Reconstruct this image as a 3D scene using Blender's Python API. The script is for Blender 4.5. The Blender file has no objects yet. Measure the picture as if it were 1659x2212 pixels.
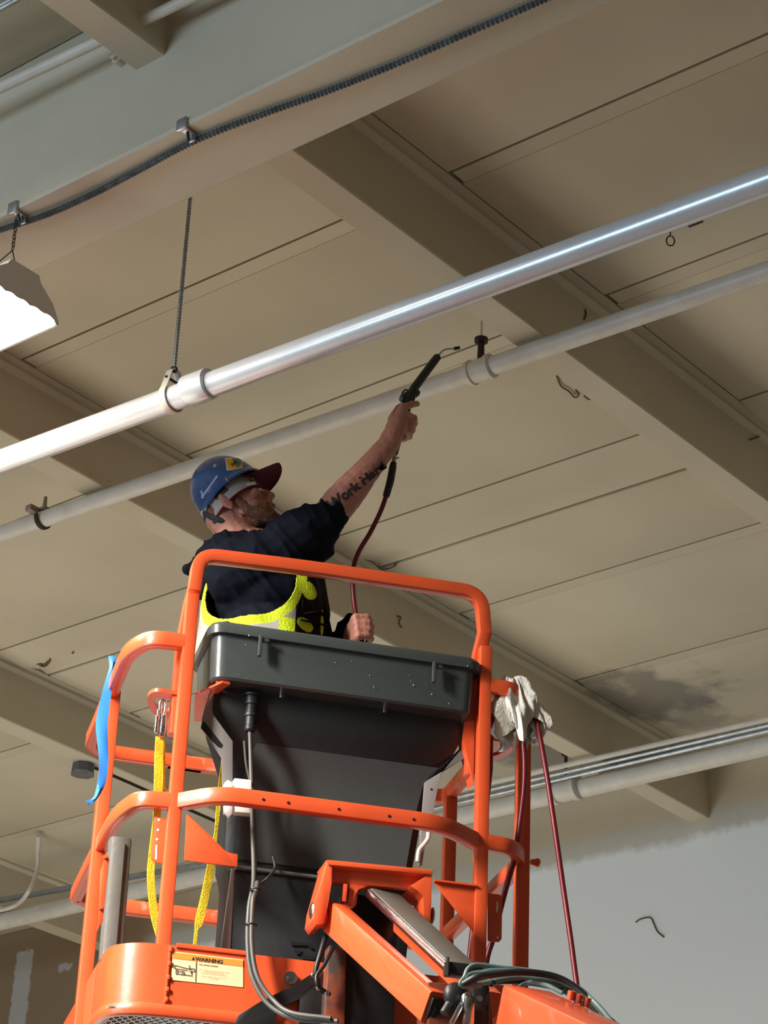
import bpy, bmesh, math, random
from mathutils import Vector as V, Matrix as M, noise
from mathutils.bvhtree import BVHTree
random.seed(7)
S = bpy.context.scene
COL = S.collection
pi = math.pi
# ---------------------------------------------------------------- camera (telephoto, looking up ~27 deg)
FPX, CX, CY = 5136.0, 829.5, 1106.0
Bx = V((4779, 2898, FPX)).normalized()          # world X (joists) in camera space (x right, y down, z forward)
Ay = V((-6958, 2370, FPX)); Ay = (Ay - Bx * Ay.dot(Bx)).normalized()
Zu = Bx.cross(Ay)
if Zu.y > 0: Zu = -Zu
CAM = V((0, 0, 1.6))
def c2w(c):
    c = V(c); return V((Bx.dot(c), Ay.dot(c), Zu.dot(c)))
cd = bpy.data.cameras.new('camera'); co = bpy.data.objects.new('camera', cd); COL.objects.link(co)
cd.sensor_fit = 'VERTICAL'; cd.sensor_height = 36; cd.lens = 36 * FPX / 2212; cd.clip_end = 100
RX, UPC, BK = c2w((1, 0, 0)), c2w((0, -1, 0)), c2w((0, 0, -1))
mw = M(((RX.x, UPC.x, BK.x, 0), (RX.y, UPC.y, BK.y, 0), (RX.z, UPC.z, BK.z, 1.6), (0, 0, 0, 1)))
co.matrix_world = mw
S.camera = co
S.view_settings.view_transform = 'Standard'; S.view_settings.look = 'None'
S.view_settings.exposure = 0.0; S.view_settings.gamma = 1.0
# ---------------------------------------------------------------- light
w = bpy.data.worlds.new('world'); S.world = w; w.use_nodes = True
w.node_tree.nodes['Background'].inputs[0].default_value = (1.0, 0.86, 0.66, 1)
w.node_tree.nodes['Background'].inputs[1].default_value = 0.13
def area(name, loc, target, sx, sy, power, col, spread=180):
    l = bpy.data.lights.new(name, 'AREA'); l.shape = 'RECTANGLE'; l.size = sx; l.size_y = sy
    l.energy = power; l.color = col; l.spread = math.radians(spread)
    o = bpy.data.objects.new(name, l); COL.objects.link(o); o.location = loc
    o.rotation_euler = (V(target) - V(loc)).to_track_quat('-Z', 'Y').to_euler(); return o
area('door_daylight', (-7.0, 7.5, 2.6), (6, 5.4, 4.8), 5.0, 3.6, 540, (0.56, 0.77, 1.0))
area('row_lamp', (1.3, 4.35, 4.88), (3.5, 4.15, 3.35), .35, 1.25, 62, (1.0, 0.94, 0.88), 68)
area('floor_bounce', (5.2, 7.8, 0.3), (5.2, 4.8, 5.8), 7, 4.5, 235, (1.0, 0.90, 0.74))

# ---------------------------------------------------------------- helpers
def ray(x, y): return c2w((x - CX, y - CY, FPX))
def PZ(x, y, z): d = ray(x, y); return CAM + d * ((z - 1.6) / d.z)
def PX(x, y, X): d = ray(x, y); return CAM + d * (X / d.x)
_d = ray(407, 1395); P0 = CAM + _d * (5.75 / math.hypot(_d.x, _d.y)); P0.z = 0
TH = math.radians(-36); U = V((math.cos(TH), math.sin(TH), 0)); W = V((-U.y, U.x, 0)); Z = V((0, 0, 1))
def L(u, v, z): return P0 + U * u + W * v + Z * z
def F(x, y, v=0.0):                        # pixel on the upright plane at depth v of the platform
    d = ray(x, y); return CAM + d * ((P0 - CAM + W * v).dot(W) / d.dot(W))
def lin(c):
    c = c / 255.0
    return c / 12.92 if c <= .04045 else ((c + .055) / 1.055) ** 2.4
def mat(name, rgb, rough=.5, metal=0, var=.0, scale=6, bump=0, bscale=60, spec=.5, rgb2=None, emit=0, coat=0, thr=None, alpha=1):
    m = bpy.data.materials.new(name); m.use_nodes = True; nt = m.node_tree; n = nt.nodes; b = n['Principled BSDF']
    c = tuple(lin(v) for v in rgb) + (1,)
    b.inputs['Base Color'].default_value = c; b.inputs['Roughness'].default_value = rough
    b.inputs['Metallic'].default_value = metal; b.inputs['Specular IOR Level'].default_value = spec
    b.inputs['Coat Weight'].default_value = coat
    if emit:
        b.inputs['Emission Color'].default_value = c; b.inputs['Emission Strength'].default_value = emit
    tc = n.new('ShaderNodeTexCoord')
    if var or rgb2:
        t = n.new('ShaderNodeTexNoise'); t.inputs['Scale'].default_value = scale; t.inputs['Detail'].default_value = 6
        nt.links.new(tc.outputs['Object'], t.inputs['Vector'])
        r = n.new('ShaderNodeValToRGB')
        lo, hi = thr if thr else (.35, .65)
        r.color_ramp.elements[0].position = lo; r.color_ramp.elements[1].position = hi
        c2 = tuple(lin(v) for v in rgb2) + (1,) if rgb2 else tuple(v * (1 - var) for v in c[:3]) + (1,)
        r.color_ramp.elements[0].color = c; r.color_ramp.elements[1].color = c2
        nt.links.new(t.outputs['Fac'], r.inputs['Fac']); nt.links.new(r.outputs['Color'], b.inputs['Base Color'])
    if bump:
        t2 = n.new('ShaderNodeTexNoise'); t2.inputs['Scale'].default_value = bscale; t2.inputs['Detail'].default_value = 4
        nt.links.new(tc.outputs['Object'], t2.inputs['Vector'])
        bp = n.new('ShaderNodeBump'); bp.inputs['Strength'].default_value = bump; bp.inputs['Distance'].default_value = .01
        nt.links.new(t2.outputs['Fac'], bp.inputs['Height']); nt.links.new(bp.outputs['Normal'], b.inputs['Normal'])
    return m
def paint_mat(name, stains=()):            # old cream paint; each stain = (centre, radius, strength): damp marks
    m = mat(name, (204, 193, 170), .62, var=.10, scale=1.7, bump=.07, bscale=90)
    nt = m.node_tree; n = nt.nodes; b = n['Principled BSDF']
    cur = b.inputs['Base Color'].links[0].from_socket
    tc = n.new('ShaderNodeTexCoord')
    def mix(fac, cur, col):
        mx = n.new('ShaderNodeMix'); mx.data_type = 'RGBA'
        nt.links.new(fac, mx.inputs['Factor']); nt.links.new(cur, mx.inputs['A']); mx.inputs['B'].default_value = tuple(lin(v) for v in col) + (1,)
        return mx.outputs['Result']
    # small dirt specks
    t = n.new('ShaderNodeTexNoise'); t.inputs['Scale'].default_value = 16; t.inputs['Detail'].default_value = 3; t.inputs['Distortion'].default_value = 1.5
    nt.links.new(tc.outputs['Object'], t.inputs['Vector'])
    r = n.new('ShaderNodeMapRange'); r.inputs[1].default_value = .76; r.inputs[2].default_value = .80; r.inputs[4].default_value = .6
    nt.links.new(t.outputs['Fac'], r.inputs[0]); cur = mix(r.outputs[0], cur, (112, 92, 70))
    for c, rad, st in stains:
        sub = n.new('ShaderNodeVectorMath'); sub.operation = 'DISTANCE'
        dn = n.new('ShaderNodeTexNoise'); dn.inputs['Scale'].default_value = 5; dn.inputs['Detail'].default_value = 8
        nt.links.new(tc.outputs['Object'], dn.inputs['Vector'])
        nt.links.new(tc.outputs['Object'], sub.inputs[0]); sub.inputs[1].default_value = c
        ad = n.new('ShaderNodeMath'); ad.operation = 'MULTIPLY_ADD'; ad.inputs[1].default_value = -rad * 2.6
        nt.links.new(dn.outputs['Fac'], ad.inputs[0]); 
        nt.links.new(sub.outputs['Value'], ad.inputs[2])
        r = n.new('ShaderNodeMapRange'); r.inputs[1].default_value = -rad * .30; r.inputs[2].default_value = -rad * .75; r.inputs[3].default_value = 0; r.inputs[4].default_value = st
        nt.links.new(ad.outputs[0], r.inputs[0]); cur = mix(r.outputs[0], cur, (118, 112, 104))
    nt.links.new(cur, b.inputs['Base Color'])
    return m
MT = {}
MT['orange'] = mat('orange_paint', (226, 88, 46), .34, var=.10, scale=9, bump=.05, bscale=35, coat=.25)
MT['worn_orange'] = mat('worn_orange_paint', (222, 92, 48), .5, rgb2=(190, 160, 130), scale=22, thr=(.6, .74), bump=.2)
MT['white_p'] = mat('pipe_paint', (216, 208, 194), .42, var=.12, scale=14, bump=.1)
MT['bright_p'] = mat('bright_pipe_paint', (214, 216, 218), .26, metal=.25, var=.08, scale=10, bump=.03)
MT['galv'] = mat('galvanised', (176, 184, 190), .35, metal=.9, var=.25, scale=30)
MT['bx'] = mat('armoured_cable', (120, 128, 134), .4, metal=.8, var=.4, scale=40)
MT['steel'] = mat('bright_steel', (200, 200, 200), .22, metal=1, var=.2, scale=25)
MT['dark_steel'] = mat('dark_steel', (58, 56, 56), .42, metal=.6, var=.3, scale=14)
MT['rust'] = mat('rusty_iron', (64, 48, 38), .7, metal=.3, var=.5, scale=60)
MT['grey_pl'] = mat('grey_plastic', (66, 72, 70), .32, var=.12, scale=5, bump=.06, bscale=120)
MT['dark_pl'] = mat('dark_plastic', (28, 31, 32), .5, var=.12, scale=5, bump=.06)
MT['shroud'] = mat('shroud_lit_plastic', (104, 107, 105), .45, var=.1, scale=4, bump=.05)
MT['bracket'] = mat('bracket_grey', (150, 146, 142), .4, metal=.2, var=.1)
MT['pad'] = mat('pad_grey', (96, 93, 86), .5, var=.2, scale=5, bump=.1)
MT['black'] = mat('black_metal', (20, 20, 20), .5, var=.3, scale=10)
MT['rubber'] = mat('black_rubber', (26, 27, 28), .45)
MT['cable_g'] = mat('grey_cable', (78, 76, 70), .45, var=.15)
MT['cable_t'] = mat('teal_cable', (120, 148, 142), .4, var=.6, scale=8, rgb2=(30, 38, 36))
MT['yellow'] = mat('yellow_webbing', (250, 222, 40), .8, var=.5, scale=14, thr=(.5, .7), bump=.4, bscale=300)
MT['blue_tape'] = mat('blue_tape', (44, 132, 226), .6, var=.1)
MT['rag'] = mat('rag_cloth', (226, 222, 210), .9, spec=.08, var=.1, scale=20, bump=.4, bscale=150)
MT['hose'] = mat('red_rubber_hose', (118, 18, 30), .4, var=.2)
MT['skin'] = mat('skin', (182, 124, 106), .55, var=.16, scale=28, bump=.25, bscale=160)
MT['beard'] = mat('beard_hair', (154, 112, 92), .9, spec=.08, var=.35, scale=60, bump=1, bscale=260)
MT['navy'] = mat('navy_cloth', (15, 19, 30), .9, spec=.08, var=.25, scale=9, bump=.3, bscale=240)
MT['trous'] = mat('trouser_cloth', (74, 82, 100), .9, var=.2, bump=.3)
MT['lime'] = mat('lime_mesh', (206, 228, 22), .75, var=.15, scale=40, bump=.5, bscale=220)
MT['refl'] = mat('reflective_tape', (170, 168, 162), .45, var=.2, scale=12)
MT['harn'] = mat('harness_web', (30, 22, 24), .8, spec=.08, var=.4, scale=14)
MT['helm'] = mat('helmet_blue', (36, 74, 124), .22, var=.16, scale=16, coat=.4, bump=.05)
MT['scuff'] = mat('helmet_scuffs', (150, 160, 180), .5)
MT['maroon'] = mat('maroon_cloth', (104, 18, 42), .8, bump=.2)
MT['white_c'] = mat('white_cloth', (214, 210, 204), .8, bump=.2)
MT['tattoo'] = mat('tattoo_ink', (48, 44, 46), .6)
MT['sign_w'] = mat('label_cream', (236, 206, 160), .5, var=.06)
MT['sign_o'] = mat('label_orange', (240, 140, 50), .5)
MT['ink'] = mat('label_ink', (30, 26, 24), .6)
MT['inkb'] = mat('label_small_print', (130, 110, 84), .6)
MT['box_grey'] = mat('junction_box_paint', (92, 96, 98), .5, var=.2, scale=20)
MT['white_m'] = mat('enamel_white', (224, 220, 212), .35)
MT['glow'] = mat('lamp_diffuser', (255, 246, 232), .5, emit=26)
MT['flake'] = mat('peeling_paint', (96, 78, 58), .9)
MT['flake2'] = mat('peeling_light', (214, 204, 176), .8)
MT['void'] = mat('joint_shadow_gap', (70, 54, 40), .9)
MT['sticker'] = mat('sticker_border', (200, 204, 190), .5)
MT['stick_y'] = mat('sticker_yellow', (214, 150, 30), .5)
MT['stick_g'] = mat('sticker_green', (60, 110, 100), .5)
MT['lens'] = bpy.data.materials.new('clear_lens'); MT['lens'].use_nodes = True
_b = MT['lens'].node_tree.nodes['Principled BSDF']; _b.inputs['Transmission Weight'].default_value = 1; _b.inputs['Roughness'].default_value = .03; _b.inputs['IOR'].default_value = 1.2
ORG = {}
def thing(name, label, cat, loc, rz=0, group=None):
    o = bpy.data.objects.new(name, None); COL.objects.link(o); o.location = loc; o.rotation_euler = (0, 0, rz); o.empty_display_size = .1
    ORG[o.name] = M.Translation(V(loc)) @ M.Rotation(rz, 4, 'Z')
    o['label'] = label; o['category'] = cat
    if group: o['group'] = group
    return o
def tag(o, label, cat, group=None):
    o['label'] = label; o['category'] = cat
    if group: o['group'] = group
    return o
def obj(name, bm, m, parent=None, smooth=35, label=None, origin=None, kind=None):
    me = bpy.data.meshes.new(name)
    bmesh.ops.recalc_face_normals(bm, faces=bm.faces) if smooth != 'keep' else None
    if parent is not None: X = ORG[parent.name]
    else:
        if origin is None:
            zs = [v.co for v in bm.verts]; lo = [min(c[i] for c in zs) for i in range(3)]; hi = [max(c[i] for c in zs) for i in range(3)]
            origin = ((lo[0] + hi[0]) / 2, (lo[1] + hi[1]) / 2, lo[2])
        X = M.Translation(V(origin))
    bm.transform(X.inverted()); bm.to_mesh(me); bm.free()
    for mm in (m if isinstance(m, (list, tuple)) else [m]): me.materials.append(mm)
    me.polygons.foreach_set('use_smooth', [True] * len(me.polygons))
    me.set_sharp_from_angle(angle=math.radians(35 if smooth == 'keep' else smooth))
    o = bpy.data.objects.new(name, me); COL.objects.link(o)
    if parent is not None: o.parent = parent
    else: o.matrix_world = X
    ORG[o.name] = X
    if label: o['label'] = label
    if kind: o['kind'] = kind
    return o
def nb(): return bmesh.new()
def ring_loft(bm, rings, cap=True, closed=False):
    vs = [[bm.verts.new(p) for p in r] for r in rings]; n = len(vs[0]); k = len(vs)
    for i in range(k if closed else k - 1):
        a, b = vs[i], vs[(i + 1) % k]
        for j in range(n): bm.faces.new((a[j], a[(j + 1) % n], b[(j + 1) % n], b[j]))
    if cap and not closed:
        bm.faces.new(vs[0][::-1]); bm.faces.new(vs[-1])
    return vs
def frames(path, ref=None):
    out = []; n = len(path); pv = None
    for i, p in enumerate(path):
        t = (path[min(i + 1, n - 1)] - path[max(i - 1, 0)]).normalized()
        if ref is not None: a = ref - t * ref.dot(t)
        elif pv is None: a = V((0, 0, 1)) - t * t.z if abs(t.z) < .9 else V((1, 0, 0)) - t * t.x
        else: a = pv - t * pv.dot(t)
        a.normalize(); pv = a; out.append((V(p), t, a, t.cross(a)))
    return out
def tube(bm, path, r, n=14, cap=True):
    path = [V(p) for p in path]
    R = r if callable(r) else (lambda i: r)
    ring_loft(bm, [[p + (a * math.cos(2 * pi * j / n) + b * math.sin(2 * pi * j / n)) * R(i) for j in range(n)] for i, (p, t, a, b) in enumerate(frames(path))], cap)
def bar(bm, path, wa, wb, ref, rad=None, cap=True):           # rounded rectangular section: wa along ref, wb across
    path = [V(p) for p in path]; rad = rad if rad is not None else min(wa, wb) * .18
    sec = []
    for sx, sy, a0 in ((1, 1, 0), (-1, 1, 90), (-1, -1, 180), (1, -1, 270)):
        for k in (0, 45, 90):
            an = math.radians(a0 + k); sec.append((sx * (wa / 2 - rad) + rad * math.cos(an), sy * (wb / 2 - rad) + rad * math.sin(an)))
    ring_loft(bm, [[p + a * x + b * y for x, y in sec] for p, t, a, b in frames(path, V(ref))], cap)
def fil(pts, r, n=7):                                         # polyline with rounded corners
    pts = [V(p) for p in pts]; out = [pts[0]]
    for i in range(1, len(pts) - 1):
        p, a, b = pts[i], pts[i - 1], pts[i + 1]
        rr = min(r, (a - p).length * .48, (b - p).length * .48)
        s = p + (a - p).normalized() * rr; e = p + (b - p).normalized() * rr
        for k in range(n + 1):
            t = k / n; out.append(s * (1 - t) ** 2 + p * 2 * t * (1 - t) + e * t * t)
    out.append(pts[-1]); return out
def cat(pts, n=8):                                            # Catmull-Rom
    pts = [V(p) for p in pts]; q = [pts[0] * 2 - pts[1]] + pts + [pts[-1] * 2 - pts[-2]]; out = []
    for i in range(1, len(q) - 2):
        a, b, c, d = q[i - 1:i + 3]
        for k in range(n):
            t = k / n; out.append(.5 * ((2 * b) + (c - a) * t + (2 * a - 5 * b + 4 * c - d) * t * t + (3 * b - a - 3 * c + d) * t ** 3))
    out.append(pts[-1]); return out
def prism(bm, pts, th, bev=0):                                # polygon extruded by the vector th
    th = V(th); a = [bm.verts.new(V(p)) for p in pts]; b = [bm.verts.new(V(p) + th) for p in pts]; n = len(a)
    fs = [bm.faces.new(a[::-1]), bm.faces.new(b)] + [bm.faces.new((a[i], a[(i + 1) % n], b[(i + 1) % n], b[i])) for i in range(n)]
    if bev:
        es = {e for f in fs for e in f.edges}
        bmesh.ops.bevel(bm, geom=list(es), offset=bev, segments=2, profile=.5, affect='EDGES', clamp_overlap=True)
def box(bm, c, s, ax=None, bev=0):
    c = V(c); x, y, z = ax if ax else (V((1, 0, 0)), V((0, 1, 0)), V((0, 0, 1)))
    x, y, z = x * s[0] / 2, y * s[1] / 2, z * s[2] / 2
    prism(bm, [c - x - y - z, c + x - y - z, c + x + y - z, c - x + y - z], z * 2, bev)
LX = (U, W, Z)
def cyl(bm, a, b, r, n=18, r2=None): 
    a, b = V(a), V(b); rr = [r, r if r2 is None else r2]; tube(bm, [a, b], lambda i: rr[i], n)
def ell(bm, c, rad, ax=None, n=20):
    c = V(c); x, y, z = ax if ax else (V((1, 0, 0)), V((0, 1, 0)), V((0, 0, 1)))
    m = M(((x.x * rad[0], y.x * rad[1], z.x * rad[2], c.x), (x.y * rad[0], y.y * rad[1], z.y * rad[2], c.y), (x.z * rad[0], y.z * rad[1], z.z * rad[2], c.z), (0, 0, 0, 1)))
    bmesh.ops.create_uvsphere(bm, u_segments=n, v_segments=n // 2 + 2, radius=1, matrix=m)
def cap(bm, a, b, r0, r1, n=14):
    a, b = V(a), V(b); d = (b - a); ln = d.length; d.normalize(); pts = []; rs = []
    for k in range(5):
        t = -pi / 2 + k * pi / 2 / 4; pts.append(a + d * (r0 * math.sin(t))); rs.append(max(r0 * math.cos(t), r0 * .05))
    for k in range(5):
        t = k * pi / 2 / 4; pts.append(b + d * (r1 * math.sin(t))); rs.append(max(r1 * math.cos(t), r1 * .05))
    fr = frames([a, b]); _, t, x, y = fr[0]
    ring_loft(bm, [[p + (x * math.cos(2 * pi * j / n) + y * math.sin(2 * pi * j / n)) * r for j in range(n)] for p, r in zip(pts, rs)])
def chain(bm, pts, rs):
    for i in range(len(pts) - 1): cap(bm, pts[i], pts[i + 1], rs[i], rs[i + 1])
def remesh(bm, voxel, it=4, fac=.5):                         # fuse overlapping volumes into one continuous surface
    bmesh.ops.recalc_face_normals(bm, faces=bm.faces)
    me = bpy.data.meshes.new('t'); bm.to_mesh(me); bm.free()
    o = bpy.data.objects.new('t', me); COL.objects.link(o)
    r = o.modifiers.new('r', 'REMESH'); r.mode = 'VOXEL'; r.voxel_size = voxel
    s = o.modifiers.new('s', 'SMOOTH'); s.factor = fac; s.iterations = it
    dg = bpy.context.evaluated_depsgraph_get(); dg.update()
    m2 = bpy.data.meshes.new_from_object(o.evaluated_get(dg)); b2 = bmesh.new(); b2.from_mesh(m2)
    bpy.data.objects.remove(o); bpy.data.meshes.remove(me); bpy.data.meshes.remove(m2)
    return b2
def displace(bm, fn):
    bm.normal_update(); mv = [(v, v.co + v.normal * fn(v.co)) for v in bm.verts]
    for v, c in mv: v.co = c
def textmesh(body, size, offset=0, extrude=0):
    cu = bpy.data.curves.new('t', 'FONT'); cu.body = body; cu.size = size; cu.align_x = 'CENTER'; cu.align_y = 'CENTER'; cu.offset = offset; cu.extrude = extrude
    cu.resolution_u = 4
    o = bpy.data.objects.new('t', cu); COL.objects.link(o); dg = bpy.context.evaluated_depsgraph_get(); dg.update()
    me = bpy.data.meshes.new_from_object(o.evaluated_get(dg)); b = bmesh.new(); b.from_mesh(me)
    bpy.data.objects.remove(o); bpy.data.curves.remove(cu); bpy.data.meshes.remove(me)
    return b

# ================================================================= THE HALL
ZC = 5.8
def struct(name, bm, m, smooth=30, origin=(0, 0, 0)):
    return obj(name, bm, m, None, smooth, origin=origin, kind='structure')
def bx(bm, x0, x1, y0, y1, z0, z1, bev=0):
    box(bm, ((x0 + x1) / 2, (y0 + y1) / 2, (z0 + z1) / 2), (x1 - x0, y1 - y0, z1 - z0), None, bev)
st1 = PZ(1420, 1500, ZC); st2 = PZ(1215, 1630, ZC); st3 = PZ(1500, 1545, ZC)
MT['ceil'] = paint_mat('ceiling_paint', [(st1, .34, .75), (st3, .22, .6), (st2, .36, .8)])
MT['beam'] = paint_mat('beam_paint')
# floor
bm = nb(); bx(bm, -8, 9.2, -4, 15, -.2, 0); fl = struct('floor', bm, mat('concrete_floor', (150, 140, 124), .6, var=.2, scale=1.2, bump=.2))
# joists: (y of near face)
JY = [-.1, 1.82, 3.72, 5.58, 7.49, 9.47, 11.4]
JX0, JX1 = 3.7, 9.05
XS = [3.72, 4.553, 5.38, 6.20, 6.515, 7.03, 7.865, 8.695, 9.05]
bm = nb(); bx(bm, -2, 9.2, -4, 15, ZC + .03, ZC + .2)
o = struct('ceiling', bm, MT['void'])
bm = nb()
random.seed(3)
for j in range(len(JY) - 1):
    y0 = JY[j] + .115; y1 = JY[j + 1] - .06
    for i in range(len(XS) - 1):
        x0, x1 = XS[i], XS[i + 1]; g = .0045
        strip = .065 if XS[i] not in (6.20, 6.515) else 0
        if strip: 
            bx(bm, x0 + g, x0 + strip, y0, y1 - .01, ZC + .001, ZC + .03)
            bx(bm, x0 + strip + .001, x1 - g, y0, y1, ZC, ZC + .03, .003)
        elif XS[i] == 6.20:             # slightly sagging strip that folds up to the joint
            prism(bm, [(x0 + g, y0, ZC), (x1 - .15, y0, ZC - .012), (x1 - .05, y0, ZC + .014), (x1 - g - .004, y0, ZC + .004), (x1 - g, y0, ZC + .03), (x0 + g, y0, ZC + .03)], (0, y1 - y0, 0))
        else: bx(bm, x0 + g, x1 - g, y0, y1, ZC, ZC + .03, .003)
    bx(bm, XS[0], 9.05, y1 + .006, y1 + .058, ZC + .003, ZC + .03)
for j in range(len(JY) - 1):            # bay on the camera side of the main beam
    y0 = JY[j] + .115; y1 = JY[j + 1] - .06
    for x0, x1 in ((-2, -.7), (-.7, .1), (.1, .95), (.95, 1.78), (1.78, 2.61), (2.61, 3.435)): bx(bm, x0 + .004, x1 - .004, y0, y1 + .06, ZC, ZC + .03, .003)
struct('ceiling_panels', bm, MT['ceil'])['label'] = 'cream painted ceiling boards with thin dark joints'
bpy.data.objects['ceiling_panels'].name = 'ceiling.001'
for j, y in enumerate(JY):
    for (x0, x1) in ((JX0 - .05, JX1), (-2, 3.42)):
        bm = nb()
        prism(bm, [(x0, y + .004, ZC - .255), (x0, y + .106, ZC - .255), (x0, y + .112, ZC - .25), (x0, y + .112, ZC + .01), (x0, y - .022, ZC + .01), (x0, y - .022, ZC - .012), (x0, y, ZC - .026), (x0, y, ZC - .25)], (x1 - x0, 0, 0))
        bmesh.ops.recalc_face_normals(bm, faces=bm.faces)
        struct('trim_%d' % (j + 1 + (20 if x1 < 5 else 0)), bm, MT['beam'])
# main beam (long, parallel to Y)
bm = nb(); zb = 5.265
prof = [(3.435, ZC + .02), (3.435, 5.765), (3.405, 5.735), (3.385, 5.70), (3.40, 5.668), (3.418, 5.65), (3.42, 5.30), (3.4165, 5.296), (3.414, 5.275), (3.418, zb), (3.652, zb), (3.662, zb + .008), (3.662, ZC + .02)]
prism(bm, [(x, -4, z) for x, z in prof], (0, 19, 0)); struct('trim_40', bm, MT['beam'], 25)
# wall with sprayed paint
def wall_mat():
    m = paint_mat('wall_paint'); nt = m.node_tree; n = nt.nodes; b = n['Principled BSDF']
    cur = b.inputs['Base Color'].links[0].from_socket
    tc = n.new('ShaderNodeTexCoord'); sp = n.new('ShaderNodeSeparateXYZ'); nt.links.new(tc.outputs['Object'], sp.inputs[0])
    ns = n.new('ShaderNodeTexNoise'); ns.inputs['Scale'].default_value = 26; ns.inputs['Detail'].default_value = 5; nt.links.new(tc.outputs['Object'], ns.inputs['Vector'])
    nl = n.new('ShaderNodeTexNoise'); nl.inputs['Scale'].default_value = 1.6; nl.inputs['Detail'].default_value = 3; nt.links.new(tc.outputs['Object'], nl.inputs['Vector'])
    def madd(a, k, c):
        x = n.new('ShaderNodeMath'); x.operation = 'MULTIPLY_ADD'; nt.links.new(a, x.inputs[0]); x.inputs[1].default_value = k
        if isinstance(c, float): x.inputs[2].default_value = c
        else: nt.links.new(c, x.inputs[2])
        return x.outputs[0]
    def rng(s, a, b_, lo=0., hi=1.):
        x = n.new('ShaderNodeMapRange'); nt.links.new(s, x.inputs[0]); x.inputs[1].default_value = a; x.inputs[2].default_value = b_; x.inputs[3].default_value = lo; x.inputs[4].default_value = hi; return x.outputs[0]
    def mul(a, b_):
        x = n.new('ShaderNodeMath'); x.operation = 'MULTIPLY'; nt.links.new(a, x.inputs[0]); nt.links.new(b_, x.inputs[1]); return x.outputs[0]
    def mix(fac, A, B):
        x = n.new('ShaderNodeMix'); x.data_type = 'RGBA'; nt.links.new(fac, x.inputs['Factor'])
        for s, q in (('A', A), ('B', B)):
            if isinstance(q, tuple): x.inputs[s].default_value = tuple(lin(v) for v in q) + (1,)
            else: nt.links.new(q, x.inputs[s])
        return x.outputs['Result']
    zz = madd(ns.outputs['Fac'], .05, madd(nl.outputs['Fac'], .14, sp.outputs['Z']))   # z + wobble
    base = mix(rng(sp.outputs['Y'], 9.1, 9.3), cur, (128, 102, 74))
    base = mix(rng(sp.outputs['Y'], 8.0, 9.3, 0., .55), base, (150, 128, 100))
    yl = rng(madd(nl.outputs['Fac'], .3, sp.outputs['Y']), 9.45, 9.25)
    c1 = mix(mul(rng(zz, 5.70, 5.655, 0., .75), yl), base, (190, 188, 178))
    c2 = mix(mul(rng(zz, 5.585, 5.54), yl), c1, (232, 234, 232))
    # primer patches at the far left
    def patch(y0, y1, z0, z1, e=.012):
        yy = madd(ns.outputs['Fac'], .05, sp.outputs['Y']); zz2 = madd(ns.outputs['Fac'], .08, sp.outputs['Z'])
        return mul(mul(rng(yy, y0, y0 + e), rng(yy, y1 + e, y1)), mul(rng(zz2, z0, z0 + e), rng(zz2, z1 + e, z1)))
    c3 = mix(patch(10.20, 10.34, 4.6, 5.70), c2, (176, 172, 164)); c3 = mix(patch(9.86, 9.97, 5.53, 5.572), c3, (172, 166, 158))
    nt.links.new(c3, b.inputs['Base Color']); return m
bm = nb(); bx(bm, 9.05, 9.25, -4, 15, 0, ZC + .1); struct('wall_far', bm, wall_mat())
# peeling paint curls and cracks on the ceiling (thin strips of lifted paint)
def scuffs(lst, z, name, m, wd=.006, rr=.0015):
    for pts in lst:
        bm = nb(); P = [PZ(x, y, z) for x, y in pts]; P = cat(P, 5); n = len(P)
        bar(bm, [p + V((0, 0, -.001 - .004 * math.sin(pi * i / max(n - 1, 1)))) for i, p in enumerate(P)], wd, .004, (0, 0, 1) if False else (.3, .9, .1), .001)
        o = obj(name, bm, m, None, 30); tag(o, LAB.pop(0), 'paint flake')
LAB = ['curled brown paint sliver on the ceiling near the right pipe clamp', 'smaller curled paint sliver right of the larger one near the pipe clamp', 'dark torn paint strip dangling from the ceiling joint just above the orange hoop',
       'dark ragged paint flake on the far left ceiling joint above the cage', 'thin hanging paint flake left of the orange guardrail top', 'thin dark curl of paint on the joist face right of the console', 'dark hairline scratch on the upper joist face under the bright pipe']
scuffs([[(1203, 812), (1212, 832), (1228, 842), (1242, 856), (1250, 851), (1244, 842)]], ZC - .004, 'paint_flake', MT['flake'])
scuffs([[(1262, 854), (1272, 860), (1278, 858)]], ZC - .004, 'paint_flake', MT['flake'])
scuffs([[(815, 1222), (825, 1228), (838, 1226), (850, 1222), (856, 1217)]], ZC - .004, 'paint_flake', MT['flake'], .009)
scuffs([[(72, 1434), (84, 1432), (92, 1437), (102, 1430), (108, 1420), (114, 1419)]], ZC - .004, 'paint_flake', MT['flake'], .02)
scuffs([[(155, 1397), (158, 1405), (157, 1411)]], ZC - .004, 'paint_flake', MT['flake'], .01)
def joist_scuff(pts, Y):
    bm = nb(); P = []
    for x, y in pts:
        d = ray(x, y); P.append(CAM + d * (Y / d.y))
    tube(bm, cat(P, 5), .0025, 6); tag(obj('paint_flake', bm, MT['flake']), LAB.pop(0), 'paint flake')
joist_scuff([(858, 1330), (866, 1333), (862, 1345), (868, 1356)], 5.575)
LAB.insert(0, 'brown rusty bracket stub on the joist face at the right edge'); joist_scuff([(1619, 950), (1632, 946), (1645, 941), (1659, 939)], 3.715)
joist_scuff([(1264, 668), (1266, 680), (1262, 690)], 3.717)
# cobweb strand on the wall
bm = nb(); tube(bm, cat([PX(x, y, 9.045) for x, y in ((1373, 1992), (1384, 1985), (1404, 1982), (1412, 1995), (1420, 2012), (1434, 2024))], 5), .0035, 6)
tag(obj('cobweb', bm, MT['flake']), 'thin dark cobweb strand clinging to the grey wall at lower right', 'cobweb')

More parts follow.
